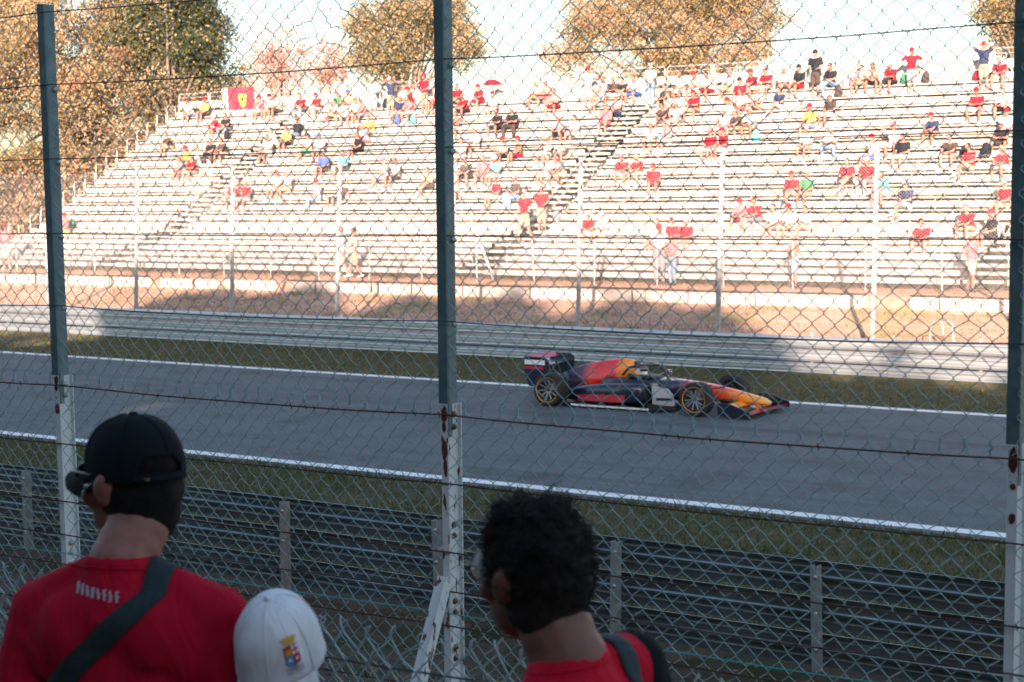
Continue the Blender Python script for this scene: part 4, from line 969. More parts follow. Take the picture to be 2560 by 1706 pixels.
def tree(name, label, base, lobes, nclump, per, spread, size, mats, wts, seed, trunk_r=.35, group=None, bark=None, limbs=14, shell=.55):
    rng = np.random.default_rng(seed); g = random.Random(seed)
    if name == 'oak_tree':      # ragged outline: small outlying lobes on every big one
        for c, r in list(lobes):
            for q in range(3):
                d = rng.normal(size=3); d /= np.linalg.norm(d); d[2] = abs(d[2])*.8; lobes.append((np.array(c) + d*np.array(r)*1.02, tuple(np.array(r)*rng.uniform(.22,.38))))
    t = tag(empty(name, tuple(base)), label, 'tree', group); B = np.array(base)
    P, cc = crown_points([(np.array(c)-B, np.array(r)) for c, r in lobes], nclump, per, spread, rng, shell)
    link('crown', leaf_mesh('crown', P, rng, size, mats, wts, per), t)['kind'] = 'stuff'
    top = np.mean([np.array(c)-B for c, r in lobes], axis=0)
    mb = MB(); pts = [(0,0,-.3),(.1,.05,top[2]*.25),(top[0]*.3,top[1]*.3,top[2]*.6),(top[0]*.8,top[1]*.8,top[2]*1.0)]
    mb.tube(pts, [trunk_r,trunk_r*.8,trunk_r*.6,trunk_r*.3], 10); mb.build('trunk', bark or m_bark, t, sm=True)
    for q in range(limbs):
        e = Vector(cc[g.randrange(len(cc))]); s = Vector(pts[1]).lerp(Vector(pts[3]), g.uniform(.1,.9)); md = s.lerp(e, .5) + Vector((g.uniform(-.6,.6), g.uniform(-.6,.6), g.uniform(0,.8)))
        mb = MB(); mb.tube([s, s.lerp(md,.5)+Vector((0,0,.15)), md, md.lerp(e,.6)+Vector((0,0,.1)), e], [trunk_r*.34,trunk_r*.28,trunk_r*.2,trunk_r*.12,.02], 6); mb.build('limb', bark or m_bark, t, sm=True)
    return t
def lob(px, py, rpx, D, deep=1.0, fl=1.0):
    c = at_d(px, py, D); r = rpx*D/FPX; return (c, (r, r*deep, r*fl))
def base_of(px, D):
    p = at_d(px, 500, D); return (p[0], p[1], 1.5)
W3 = [.42,.34,.16,.08]
tree('oak_tree', 'huge golden autumn oak rising behind the open end of the grandstand', base_of(170, 86),
     [lob(150,90,230,86), lob(380,60,170,88), lob(440,180,130,87), lob(60,300,200,84), lob(290,300,180,84), lob(470,300,95,86,1,.8), lob(540,230,75,88), lob(-90,120,200,87), lob(330,430,110,84,1,.7), lob(120,440,130,83,1,.7), lob(505,75,60,88)],
     1650, 130, .50, (.07,.15), ['gold','tan','olive','rust'], [.34,.34,.24,.08], 3, .6, limbs=30)
tree('oak_tree', 'dark green leafy tree standing against the huge golden oak', base_of(440, 84),
     [lob(425,40,95,84), lob(470,130,62,84), lob(400,180,70,84.5), lob(505,230,40,85), lob(350,90,60,84)], 420, 90, .42, (.085,.17), ['green','olive','dark','tan'], [.4,.3,.2,.1], 31, .4, limbs=20, shell=.4)
tree('oak_tree', 'rounded golden oak behind the stand showing between the pink trees and the strutted post', base_of(1000, 112),
     [lob(985,70,105,112), lob(1120,75,85,113), lob(930,120,70,111), lob(1060,40,80,113), lob(1150,130,55,112), lob(950,170,70,112,1,.7)],
     320, 140, .62, (.085,.17), ['gold','olive','tan','green'], [.30,.30,.28,.12], 5, .4, shell=.3, limbs=30)
tree('oak_tree', 'broad orange-gold oak behind the stand, largest crown against the open sky', base_of(1660, 112),
     [lob(1640,60,150,112), lob(1500,110,110,111), lob(1770,90,140,112), lob(1880,40,90,113), lob(1560,10,120,114), lob(1800,-20,140,114), lob(1430,150,60,111,1,.7), lob(1850,150,80,110,1,.6), lob(1680,160,110,110,1,.6)],
     640, 140, .62, (.085,.17), ['gold','rust','olive','tan'], [.40,.1,.22,.28], 6, .5, shell=.3, limbs=34)
tree('oak_tree', 'golden tree rising behind the far end of the stand beside the right-hand white post', base_of(2560, 105),
     [lob(2530,30,75,105), lob(2600,60,120,106), lob(2500,100,45,105), lob(2580,-40,120,106)], 220, 140, .62, (.085,.17), ['gold','olive','tan','green'], [.30,.30,.28,.12], 7, .4, shell=.3, limbs=20)
tree('bare_tree', 'thin pinkish half-bare tree with upright twigs behind the stand, the taller of two', base_of(700, 125),
     [lob(700,110,62,125,1,1.4), lob(665,150,50,125), lob(745,150,45,125), lob(700,190,70,125,1,.7)], 260, 16, .6, (.10,.18), ['rose','rust','tan'], [.6,.25,.15], 8, .22, 'pink trees', m_barkp, 34, .1)
tree('bare_tree', 'thin pinkish half-bare tree behind the stand, the smaller one beside the golden oak', base_of(828, 122),
     [lob(825,140,40,122,1,1.3), lob(845,175,40,122), lob(800,190,35,122)], 150, 16, .55, (.10,.18), ['rose','rust','tan'], [.65,.25,.1], 9, .18, 'pink trees', m_barkp, 26, .1)
# undergrowth beyond the open end of the stand
for k, (px, py, r, D, lab) in enumerate(((40,500,95,82,'brown undergrowth thicket beyond the open end of the grandstand'),(230,470,85,80,'brown undergrowth bush right behind the end hoops of the grandstand'),(-120,520,110,84,'brown undergrowth bush farthest from the grandstand end'),(150,560,80,79,'low brown bush at the foot of the grandstand end'))):
    c = at_d(px, py, D); rr = r*D/FPX; b = tag(empty('bush', (c[0], c[1], 1.5)), lab, 'bush'); rng = np.random.default_rng(40+k)
    P, cc = crown_points([(np.array([0,0,c[2]-1.5]), np.array([rr*1.5,rr,rr]))], 420, 30, .3, rng, .5)
    link('foliage', leaf_mesh('foliage', P[P[:,2]>0], rng, (.10,.2), ['tan','rust','olive','dark'], [.4,.3,.15,.15]), b)['kind'] = 'stuff'
    for q in range(6):
        mb = MB(); e = cc[q*11]; mb.tube([(e[0]*.2,e[1]*.2,-.1),(e[0]*.5,e[1]*.5,e[2]*.5),tuple(e)], [.05,.035,.015], 5); mb.build('stem', m_bark, b)
# row of trees at the back of the near bank: they shade the near side and the track
m_core = mat('inner_foliage', (.05,.06,.02), .9, c2=(.09,.09,.03), scale=1.2)
SHADE = [  # x, crown lobes (dx, z, rx, rz)
 (-10.5, [(-1.6,16.05,2.4,1.85),(2.3,16.55,1.95,2.0),(0,13.4,4.3,3.5),(0,8,4.2,5.5)]),
 (-3.4, [(-.2,16.45,1.4,1.65),(0,13.9,3.9,3.2),(0,8,3.8,5.5)]),
 (-.2, [(-.2,16.65,1.5,1.6),(.5,14.0,3.1,3.2),(0,8,3.4,5.5)]),
 (4.6, [(-1.0,16.45,1.55,1.65),(1.15,16.25,1.75,1.6),(0,13.8,3.9,3.3),(0,8,3.8,5.5)]),
]
LOWT = [(-16.6,14.5),(-19.6,14.4),(-22.6,14.5),(-25.6,14.4),(-28.6,14.5),(-31.6,14.4),(-34.6,14.5),(9.8,15.3),(12.8,14.75),(15.8,14.5),(18.8,14.4),(21.8,14.5),(24.8,14.4),(27.8,14.5)]
SY = -12.0
ORD2 = ['first','second','third','fourth','fifth','sixth','seventh']
def shade_tree(x, lobes, label, seed, y=SY):
    rng = np.random.default_rng(seed); t = tag(empty('shade_tree', (x, y, 2.95)), label, 'tree', 'trees shading the near bank')
    bl = [ell((dx, 0, z-2.95), (rx, min(rx, 2.2), rz)) for dx, z, rx, rz in lobes]
    t2 = link('crown', fuse('crown', bl, m_core, .25, 1), t)
    P, cc = crown_points([(np.array([dx,0,z-2.95]), np.array([rx, min(rx,2.4), rz])) for dx, z, rx, rz in lobes], 240, 24, .16, rng, .93)
    o = link('leaves', leaf_mesh('leaves', P, rng, (.2,.36), ['green','olive','dark'], [.4,.3,.3]), t); o['kind'] = 'stuff'
    mb = MB(); mb.tube([(0,0,-.3),(.1,0,2.5),(0,0,6)], [.45,.36,.25], 10); mb.build('trunk', m_bark, t, sm=True)
for k, (x, lobes) in enumerate(SHADE):
    shade_tree(x, lobes, ('tall broad leafy tree behind the camera bank casting the widest shade', 'tall leafy tree behind the camera bank with twin crown tops', 'tall narrow leafy tree behind the camera bank beside the twin-topped one', 'tall leafy tree behind the camera bank with three crown tops')[k], 100+k)
for k, (x, top) in enumerate(LOWT):
    shade_tree(x, [(-1.2,top-2.4,2.3,2.4),(1.3,top-2.4,2.3,2.4),(0,top-5.5,3.1,4.0),(0,6.5,3.2,4.8)], f'lower dense leafy tree, {ORD2[k % 7]} out from the tall trees on their {"west" if k < 7 else "east"} side', 120+k)
hd = tag(empty('added_hedge', (-4, SY+.6, 2.95)), 'dense dark hedge put under the trees behind the camera bank to stop low sun', 'added_hedge')  # unseen filler, added to keep low sun from passing beneath the crowns
link('foliage', fuse('foliage', [ell((x, 0, 1.2), (1.6, .8, 1.5+.3*math.sin(x*1.7))) for x in np.arange(-32, 32, 1.6)], m_core, .25, 2), hd)
# ------------------------------------------------------------------ racing car
def ramp_mat(name, axis, stops, rough=.3, coat=.6):
    m = bpy.data.materials.new(name); m.use_nodes = True; nt = m.node_tree; nd = nt.nodes; lk = nt.links; b = nd['Principled BSDF']
    b.inputs['Roughness'].default_value = rough; b.inputs['Coat Weight'].default_value = coat; b.inputs['Coat Roughness'].default_value = .1
    tc = nd.new('ShaderNodeTexCoord'); sx = nd.new('ShaderNodeSeparateXYZ'); lk.new(tc.outputs['Object'], sx.inputs[0])
    lo, hi = stops[0][0], stops[-1][0]
    mr = nd.new('ShaderNodeMapRange'); mr.inputs[1].default_value = lo; mr.inputs[2].default_value = hi; lk.new(sx.outputs[axis], mr.inputs[0])
    rp = nd.new('ShaderNodeValToRGB'); el = rp.color_ramp.elements
    el[0].position = 0; el[0].color = tuple(stops[0][1])+(1,); el[1].position = 1; el[1].color = tuple(stops[-1][1])+(1,)
    for (p, c) in stops[1:-1]: el.new((p-lo)/(hi-lo)).color = tuple(c)+(1,)
    lk.new(mr.outputs[0], rp.inputs[0]); lk.new(rp.outputs[0], b.inputs['Base Color']); return m
NAVY=(.007,.012,.030); RED=(.72,.012,.015); ORG=(.90,.20,.015); YEL=(.90,.36,.03); WHT=(.75,.76,.78)
c_navy = mat('car_navy', NAVY, .3, coat=.6); c_white = mat('car_white', WHT, .35, coat=.5); c_silver = mat('car_silver', (.46,.47,.50), .35, coat=.5); c_red = mat('car_red', (.42,.012,.03), .35, coat=.5); c_carbon = mat('carbon', (.018,.018,.02), .45)
c_tyre = mat('tyre', (.018,.018,.018), .85, bump=.1, bscale=40); c_rim = mat('rim', (.10,.10,.11), .35, .7); c_spoke = mat('rim_spoke', (.42,.42,.44), .35, .7); c_yel = mat('car_yellow', YEL, .35, coat=.5); c_orange = mat('car_orange', ORG, .35, coat=.5)
c_nose = ramp_mat('car_nose_paint', 0, [(.55,NAVY),(.95,(.03,.02,.05)),(1.25,(.50,.03,.04)),(1.62,RED),(1.95,(.80,.10,.02)),(2.15,ORG),(2.6,YEL),(2.9,(.92,.44,.06))])
c_eng = ramp_mat('car_cover_paint', 0, [(-1.7,NAVY),(-1.35,(.06,.02,.05)),(-1.12,(.70,.05,.03)),(-.95,RED),(-.55,RED),(-.42,ORG),(-.1,YEL),(.05,ORG),(.35,NAVY)])
car = empty('racing_car', (-16.55, 30.02, .012), 0.0)
tag(car, 'open-wheel racing car in navy, red and orange speeding along the track', 'racing car')
def superring(x, hw, z0, z1, e=2.6, n=20, cy=0.0, tw=1.0):
    """rounded section; tw narrows the top"""
    r = []; zc = (z0+z1)/2; hz = (z1-z0)/2
    for q in range(n):
        a = 2*math.pi*q/n; c, s = math.cos(a), math.sin(a)
        yy = hw*math.copysign(abs(c)**(2/e), c); zz = hz*math.copysign(abs(s)**(2/e), s)
        f = 1 - (1-tw)*max(0, (zz/hz+1)/2) if hz else 1
        r.append((x, cy + yy*f, zc + zz))
    return r
def lofted(name, secs, m, parent=None, n=20):
    mb = MB(); mb.loft([superring(*s, n=n) if len(s) < 6 else superring(s[0],s[1],s[2],s[3],s[4],n,s[5],s[6] if len(s) > 6 else 1) for s in secs]); return mb.build(name, m, parent or car, sm=True)
lofted('nose', [(2.88,.05,.20,.27,2.2),(2.82,.085,.185,.30,2.3),(2.6,.115,.19,.36,2.5),(2.2,.14,.215,.45,2.7),(1.75,.165,.245,.53,3),(1.35,.195,.245,.575,3.2),(.95,.24,.20,.605,3.4),(.55,.30,.14,.625,3.6)], c_nose)
lofted('monocoque', [(.56,.298,.14,.623,3.6),(.35,.335,.09,.615,3.6),(.05,.37,.07,.60,3.8),(-.35,.38,.07,.60,3.8),(-.7,.36,.07,.62,3.5)], c_navy)
lofted('engine_cover', [(.02,.10,.60,.66,2.2,0,.8),(-.12,.135,.58,.90,2.4,0,.8),(-.2,.15,.55,.965,2.5,0,.75),(-.45,.20,.48,.965,2.5,0,.5),(-.85,.26,.38,.915,2.4,0,.32),(-1.25,.25,.28,.83,2.3,0,.25),(-1.65,.19,.22,.70,2.2,0,.25),(-2.05,.10,.24,.50,2.2,0,.4)], c_eng)
mb = MB(); mb.box((-.105,-.09,.78),(-.08,.09,.93)); mb.build('air_intake', c_carbon, car)
for s in (-1, 1):
    lofted('sidepod', [(.42,.14,.20,.50,3.2,s*.52),(.36,.19,.16,.53,3.4,s*.55),(.1,.22,.13,.54,3.6,s*.57),(-.4,.22,.12,.52,3.6,s*.56),(-.9,.19,.11,.46,3.4,s*.50),(-1.4,.13,.10,.36,3,s*.40),(-1.75,.07,.10,.26,2.6,s*.32)], c_navy)
    mb = MB(); mb.box((.40,s*.52-.11,.22),(.435,s*.52+.11,.48)); mb.build('radiator_inlet', c_carbon, car)
    # red flank panel, white flash on the shoulder
    for nm, za, zb, xs, m, off in (('flank_panel',.16,.40,(.05,-1.15),c_red,.006),('shoulder_flash',.415,.475,(.0,-1.05),c_white,.007)):
        mb = MB(); V = []; k = 10
        for i in range(k+1):
            x = xs[0] + (xs[1]-xs[0])*i/k; sh = np.interp(-x, [-.1,.4,.9,1.4], [0,0,.03,.10]); yo = np.interp(-x, [-.1,.4,.9,1.4], [.79,.78,.69,.53]); sq = np.interp(-x, [-.1,.4,.9,1.4], [1,.97,.86,.70])
            V += [(x, s*(yo+off - (.0 if nm == 'flank_panel' else .045)), za*sq - 0), (x, s*(yo+off - (.02 if nm == 'flank_panel' else .10)), zb*sq + (0 if nm == 'flank_panel' else .035))]
        mb.add(V, [(2*i,2*i+2,2*i+3,2*i+1) for i in range(k)]); o = mb.build(nm, m, car, fixn=False); sd = o.modifiers.new('t','SOLIDIFY'); sd.thickness = .012; sd.offset = 0
    # bargeboard / white deflector ahead of the sidepod
    mb = MB(); mb.prism([(.52,.10),(1.02,.12),(.98,.34),(.86,.46),(.50,.50)], 'y', s*.47-.012, s*.47+.012); mb.build('deflector', c_silver, car)
    mb = MB(); mb.prism([(.60,.20),(.97,.22),(.95,.27),(.60,.26)], 'y', s*.47-.0135, s*.47+.0135); mb.build('deflector_stripe', c_navy, car)
    mb = MB(); mb.prism([(.50,.05),(1.15,.05),(1.10,.13),(.50,.16)], 'y', s*.66-.01, s*.66+.01); mb.build('bargeboard', c_carbon, car)
    mb = MB(); mb.bar((.22,s*.37,.62),(.30,s*.60,.66), .03, .02); mb.box((.25,s*.66-.09,.63),(.33,s*.66+.09,.70)); mb.build('mirror', c_navy, car)
mb = MB(); mb.prism([(1.05,-.35),(.75,-.78),(-1.3,-.80),(-1.55,-.55),(-2.1,-.45),(-2.1,.45),(-1.55,.55),(-1.3,.80),(.75,.78),(1.05,.35)], 'z', .035, .062); mb.build('floor', c_carbon, car)
for s in (-1,1):
    mb = MB(); mb.box((-1.2,s*.80-.008,.04),(.6,s*.80+.008,.058+.02)); mb.build('floor_edge', c_white, car)
# halo
mb = MB(); mb.tube([(.62,0,.64),(.52,0,.80),(.40,0,.865)], .028, 8); mb.tube([(-.30,-.24,.66),(-.12,-.29,.82),(.12,-.24,.875),(.32,-.11,.875),(.40,0,.87),(.32,.11,.875),(.12,.24,.875),(-.12,.29,.82),(-.30,.24,.66)], .028, 8); mb.build('halo', c_navy, car, sm=True)
mb = MB(); mb.loft([superring(.5,.12,.60,.63,3), superring(.3,.24,.60,.66,3.2), superring(-.05,.27,.60,.665,3.2), superring(-.2,.2,.60,.69,3)]); mb.build('cockpit_rim', c_carbon, car, sm=True)
# wings
def foil(c, th, n=10):
    up = [(c*t, th*1.5*math.sqrt(t)*(1-t) + th*.3*math.sin(math.pi*t)) for t in np.linspace(0,1,n)]; lo = [(c*t, -th*.9*math.sqrt(t)*(1-t)+ th*.3*math.sin(math.pi*t)) for t in np.linspace(1,0,n)]
    return up + lo[1:-1]
def wing(name, x, z, c, th, hw, ang, m, parent, inv=True):
    P = [(-p, -q if inv else q) for p, q in foil(c, th)]; ca, sa = math.cos(ang), math.sin(ang)
    P = [(x + p*ca + q*sa, z - p*sa + q*ca) for p, q in P]; mb = MB()
    mb.prism(P, 'y', -hw, hw); o = mb.build(name, m, parent); return o
fwg = wing('front_wing', 2.86, .105, .30, .02, .93, rad(-4), c_red, car)
wing('flap', 2.60, .135, .22, .015, .90, rad(12), c_navy, fwg); wing('flap', 2.44, .185, .18, .013, .88, rad(22), c_yel, fwg)
for s in (-1,1):
    mb = MB(); mb.prism([(2.86,.05),(2.20,.05),(2.18,.30),(2.45,.30),(2.86,.16)], 'y', s*.935-.008, s*.935+.008); mb.build('endplate', c_navy, fwg)
    mb = MB(); mb.bar((2.66,s*.08,.12),(2.62,s*.08,.22), .10, .02, up=(0,1,0)); mb.build('pylon', c_orange, fwg)
rwg = wing('rear_wing', -2.0, .80, .34, .03, .50, rad(8), c_navy, car); wing('flap', -2.28, .90, .18, .018, .50, rad(34), c_red, rwg); wing('lower_plane', -2.05, .46, .22, .02, .42, rad(8), c_carbon, rwg)
for s in (-1,1):
    mb = MB(); mb.prism([(-1.92,.50),(-1.90,.90),(-2.0,.965),(-2.52,.965),(-2.50,.62),(-2.40,.34),(-2.05,.34)], 'y', s*.51-.008, s*.51+.008); ep = mb.build('endplate', c_navy, rwg)
    mb = MB(); mb.box((-2.50,s*.52-.004,.80),(-2.0,s*.52+.004,.90)); mb.build('sponsor_band', c_white, ep); mb = MB(); mb.box((-2.49,s*.52-.004,.70),(-2.03,s*.52+.004,.765)); mb.build('sponsor_band', c_red, ep)
mb = MB(); mb.bar((-1.95,0,.40),(-2.12,0,.80), .20, .016, up=(0,1,0)); mb.build('pylon', c_carbon, rwg)
mb = MB(); mb.box((-2.38,-.04,.30),(-2.30,.04,.42)); mb.build('rain_light', mat('lamp_red', (.5,.02,.02), .3), car)
# wheels
def wheel(x, y, w, r):
    t = empty('wheel', (x, y, r)); t.parent = car; sg = -1 if y < 0 else 1
    mb = MB(); h = w/2; mb.lathe([(r*.66,-h*.93),(r*.80,-h*1.0),(r*.94,-h*.96),(r*.99,-h*.80),(r,-h*.4),(r,h*.4),(r*.99,h*.80),(r*.94,h*.96),(r*.80,h*1.0),(r*.66,h*.93),(r*.64,0),(r*.66,-h*.93)], 40, axis='y'); mb.build('tyre', c_tyre, t, sm=True)
    mb = MB(); mb.lathe([(r*.66,-h*.9),(r*.62,-h*.7),(r*.60,h*.7),(r*.66,h*.9)], 32, axis='y'); rm = mb.build('rim', c_rim, t, sm=True, fixn=False)
    mb = MB(); mb.lathe([(0,sg*h*.62),(.05,sg*h*.62),(.06,sg*h*.5),(r*.60,sg*h*.30)], 24, axis='y'); mb.build('brake_cover', c_rim, t, sm=True)
    for k in range(10):
        a = k*math.pi/5; mb = MB(); mb.bar((.04*math.cos(a), sg*h*.66, .04*math.sin(a)),(r*.61*math.cos(a+.12), sg*h*.80, r*.61*math.sin(a+.12)), .022, .018, up=(0,1,0)); mb.build('spoke', c_spoke, t)
    mb = MB(); mb.lathe([(r*.715,sg*h*.985),(r*.73,sg*h*1.010),(r*.745,sg*h*1.010)], 40, axis='y'); mb.build('tyre_stripe', c_yel, t, fixn=False)
for s in (-1,1):
    wheel(1.68, s*.80, .30, .335); wheel(-1.68, s*.77, .40, .345)
    for (x, yw, zt, zb, b) in ((1.68,.66,.47,.24,(1.25,.17)),(-1.68,.58,.46,.22,(-1.15,.20))):
        mb = MB()
        for dx in (-.38,.30):
            mb.tube([(x, s*yw, zt),(x+dx, s*.17, zt+.06)], .014, 6); mb.tube([(x, s*yw, zb),(x+dx, s*.17, zb+.04)], .014, 6)
        mb.tube([(x, s*yw, zb+.02),(x-.02, s*.16, zt+.08)], .012, 6); o = mb.build('suspension', c_carbon, car); 
# driver
dr = tag(empty('person', (-16.55-.02, 30.02, .55)), 'racing driver in white and red helmet sitting in the car cockpit', 'person')
link('body', fuse('body', [ell((0,0,-.02),(.13,.21,.12)), ell((0,-.2,-.02),.075), ell((0,.2,-.02),.075)] + seg((0,0,.05),.06,(.02,0,.18),.07) + seg((0,-.22,-.03),.06,(.32,-.12,.0),.045) + seg((0,.22,-.03),.06,(.32,.12,.0),.045), CLOTH['navy'], .02, 3), dr)
link('helmet', fuse('helmet', [ell((.02,0,.20),(.135,.115,.125)), ell((.09,0,.15),(.075,.085,.07))], c_white, .014, 4), dr)
mb = MB(); mb.tube([(.06,-.118,.215),(.135,-.085,.215),(.162,0,.215),(.135,.085,.215),(.06,.118,.215)], .026, 8); mb.build('visor', m_glass, dr, sm=True)
mb = MB(); mb.tube([(.02+.137*math.cos(a), .117*math.sin(a), .275-.0*a) for a in np.linspace(0, 6.2832, 24, endpoint=False)], .014, 6, closed=True); mb.build('helmet_stripe', c_red, dr, sm=True)
# ------------------------------------------------------------------ the three people right in front
from mathutils.bvhtree import BVHTree
m_skinA = mat('skin_man_cap', (.24,.098,.078), .55, c2=(.28,.12,.095), scale=28, bump=.1, bscale=260, spec=.35)
m_skinB = mat('skin_man_curly', (.17,.075,.054), .55, c2=(.19,.087,.063), scale=28, bump=.1, bscale=260, spec=.35)
def cloth_mat(name, c, wr=.35):
    m = mat(name, c, .92, c2=tuple(v*.86 for v in c), scale=5, spec=.15); nt = m.node_tree; nd = nt.nodes; lk = nt.links; b = nd['Principled BSDF']
    tc = nd.new('ShaderNodeTexCoord'); mp = nd.new('ShaderNodeMapping'); mp.inputs['Scale'].default_value = (5,5,2.0); mp.inputs['Rotation'].default_value = (0,.5,0); n = nd.new('ShaderNodeTexNoise'); n.inputs['Scale'].default_value = 2.2; n.inputs['Detail'].default_value = 3; n.inputs['Distortion'].default_value = 1.2
    w = nd.new('ShaderNodeTexNoise'); w.inputs['Scale'].default_value = 700
    lk.new(tc.outputs['Object'], mp.inputs[0]); lk.new(mp.outputs[0], n.inputs['Vector']); lk.new(tc.outputs['Object'], w.inputs['Vector'])
    b1 = nd.new('ShaderNodeBump'); b1.inputs['Strength'].default_value = wr; b1.inputs['Distance'].default_value = .06; lk.new(n.outputs[0], b1.inputs['Height'])
    b2 = nd.new('ShaderNodeBump'); b2.inputs['Strength'].default_value = .12; b2.inputs['Distance'].default_value = .002; lk.new(w.outputs[0], b2.inputs['Height']); lk.new(b1.outputs[0], b2.inputs['Normal']); lk.new(b2.outputs[0], b.inputs['Normal'])
    return m
m_tee = cloth_mat('red_tee', (.45,.006,.026)); m_tee2 = cloth_mat('red_jersey', (.50,.008,.028)); m_blackcloth = cloth_mat('black_cloth', (.007,.010,.012), .2); m_capb = cloth_mat('black_cap_cloth', (.005,.010,.013), .12); m_capw = cloth_mat('white_cap_cloth', (.74,.76,.78), .22)
m_strap = mat('strap_webbing', (.010,.024,.028), .85, c2=(.016,.034,.038), scale=60, bump=.3, bscale=200); m_jeans = cloth_mat('dark_jeans', (.03,.04,.06))
m_print = mat('grey_print', (.42,.44,.50), .8); m_buckle = mat('brass', (.45,.34,.16), .4, .8); m_metal = mat('spectacle_frame', (.10,.07,.05), .35, .4)
m_lens = bpy.data.materials.new('lens'); m_lens.use_nodes = True; _b = m_lens.node_tree.nodes['Principled BSDF']; _b.inputs['Base Color'].default_value = (.85,.9,.92,1); _b.inputs['Roughness'].default_value = .05; _b.inputs['Transmission Weight'].default_value = .55
m_hairb = mat('short_black_hair', (.006,.005,.005), .8, c2=(.010,.008,.008), scale=60, bump=.6, bscale=220, spec=.2)
m_hairc = mat('curly_hair', (.009,.006,.005), .7, c2=(.016,.010,.008), scale=20, spec=.3)
def rz3(a): return np.array(Matrix.Rotation(a, 3, 'Z'))
def fg_body(H, yaw, skin, hc, hs=1.1, nr=.064, arms='down', k=1.0):
    """standing adult of height H facing -Y; head turned by yaw about the neck; hc = head centre (local)"""
    s = H/1.8*k; Rz = rz3(yaw); hc = np.array(hc)
    Hd = lambda p: hc + Rz @ (np.array(p)*hs); sc = lambda t: tuple(v*hs for v in t)
    B = [ell((0,-.01,1.28*s),(.165*s,.095*s,.18*s)), ell((0,.0,1.40*s),(.15*s,.065*s,.06*s)), ell((0,0,1.05*s),(.15*s,.11*s,.2*s)), ell((0,0,.93*s),(.165*s,.125*s,.12*s))]
    nb = np.array((0,.025,1.50*s)); B += seg(nb,nr*1.08,Hd((0,.035,-.055)),nr)
    B += [ell(Hd((0,.005,.02)),sc((.078,.100,.105)),Rz), ell(Hd((0,.03,-.01)),sc((.074,.078,.085)),Rz), ell(Hd((0,-.045,-.065)),sc((.056,.055,.058)),Rz), ell(Hd((0,-.07,-.095)),sc((.030,.025,.022)),Rz)]
    B += [ell(Hd((0,-.106,-.012)),sc((.013,.018,.026)),Rz), ell(Hd((-.03,-.085,.028)),sc((.022,.016,.012)),Rz), ell(Hd((.03,-.085,.028)),sc((.022,.016,.012)),Rz), ell(Hd((0,-.096,-.055)),sc((.024,.012,.009)),Rz), ell(Hd((-.04,-.075,-.03)),sc((.028,.024,.024)),Rz), ell(Hd((.04,-.075,-.03)),sc((.028,.024,.024)),Rz)]
    for q in (-1,1):
        e = rz3(yaw + q*.35); B += [ell(Hd((q*.084,.012,-.002)),sc((.008,.024,.034)),e), ell(Hd((q*.090,.020,.012)),sc((.006,.016,.022)),e), ell(Hd((q*.080,.004,-.028)),sc((.009,.010,.014)),e)]
        B += seg((q*.175*s,.0,1.40*s),.052*s,(q*.25*s,.02,1.14*s),.046*s) + seg((q*.25*s,.02,1.14*s),.045*s,(q*.20*s,-.18,1.08*s) if arms == 'rail' else (q*.25*s,-.05,.92*s),.032*s)
        hx = np.array((q*.20*s,-.20,1.08*s)) if arms == 'rail' else np.array((q*.25*s,-.06,.88*s)); B += [ell(hx,(.042*s,.024*s,.050*s))]
        d = np.array((-q*.2,-1,-.15)) if arms == 'rail' else np.array((0,-.15,-1)); d = unit(d)
        for f, (off, ln) in enumerate(((-.030,.070),(-.010,.080),(.010,.076),(.028,.060))):
            a = hx + np.array((off*s,0,.0)) + d*.03; b = a + d*ln*.55*s; c = b + unit(d + np.array((0,.5,-.4)))*ln*.5*s
            B += seg(a,.0105*s,b,.0095*s,6) + seg(b,.0095*s,c,.0085*s,6)
        B += seg(hx + np.array((-q*.035*s,0,.01)),.012*s,hx + np.array((-q*.055*s,-.035,-.02)),.010*s,6)
        B += seg((q*.085*s,0,.9*s),.09*s,(q*.10*s,-.01,.5*s),.062*s) + seg((q*.10*s,-.01,.5*s),.06*s,(q*.11*s,.03,.09*s),.042*s) + seg((q*.11*s,.03,.06*s),.04*s,(q*.13*s,-.13,.04*s),.036*s)
    return fuse('body', B, skin, .0085, 4, .5), Hd, Rz
def fg_shirt(name, s, m, drop=(0,0), vox=.011):
    B = [ell((0,0,1.27*s),(.198*s,.130*s,.2*s)), ell((0,.036,1.395*s),(.165*s,.098*s,.095*s)), ell((-.08*s,.052,1.36*s),(.10*s,.085*s,.11*s)), ell((.08*s,.052,1.36*s),(.10*s,.085*s,.11*s)), ell((0,0,1.06*s),(.185*s,.138*s,.22*s)), ell((0,0,.93*s),(.19*s,.145*s,.10*s)), ell((0,.048,1.455*s),(.095*s,.070*s,.055*s))]
    for a in np.linspace(0, 2*math.pi, 16, endpoint=False): B.append(ell((.064*s*math.cos(a), .026+.056*s*math.sin(a), 1.497*s + .012*math.sin(a)), .022*s))
    B.append(ell((0,.02,1.465*s),(.10*s,.078*s,.045*s)))
    for q, dz in ((-1,drop[0]),(1,drop[1])):
        B += seg((q*.055*s,.030,1.492*s),.032*s,(q*.12*s,.022,1.442*s+dz*.5),.050*s) + seg((q*.12*s,.02,1.442*s+dz*.5),.052*s,(q*.185*s,.005,1.388*s+dz),.072*s)
        B += seg((q*.195*s,.0,1.382*s+dz),.077*s,(q*.262*s,.015,1.15*s+dz),.076*s) + [ell((q*.14*s,.005,1.33*s),(.09*s,.105*s,.12*s))]
    return fuse(name, B, m, vox, 5, .5)
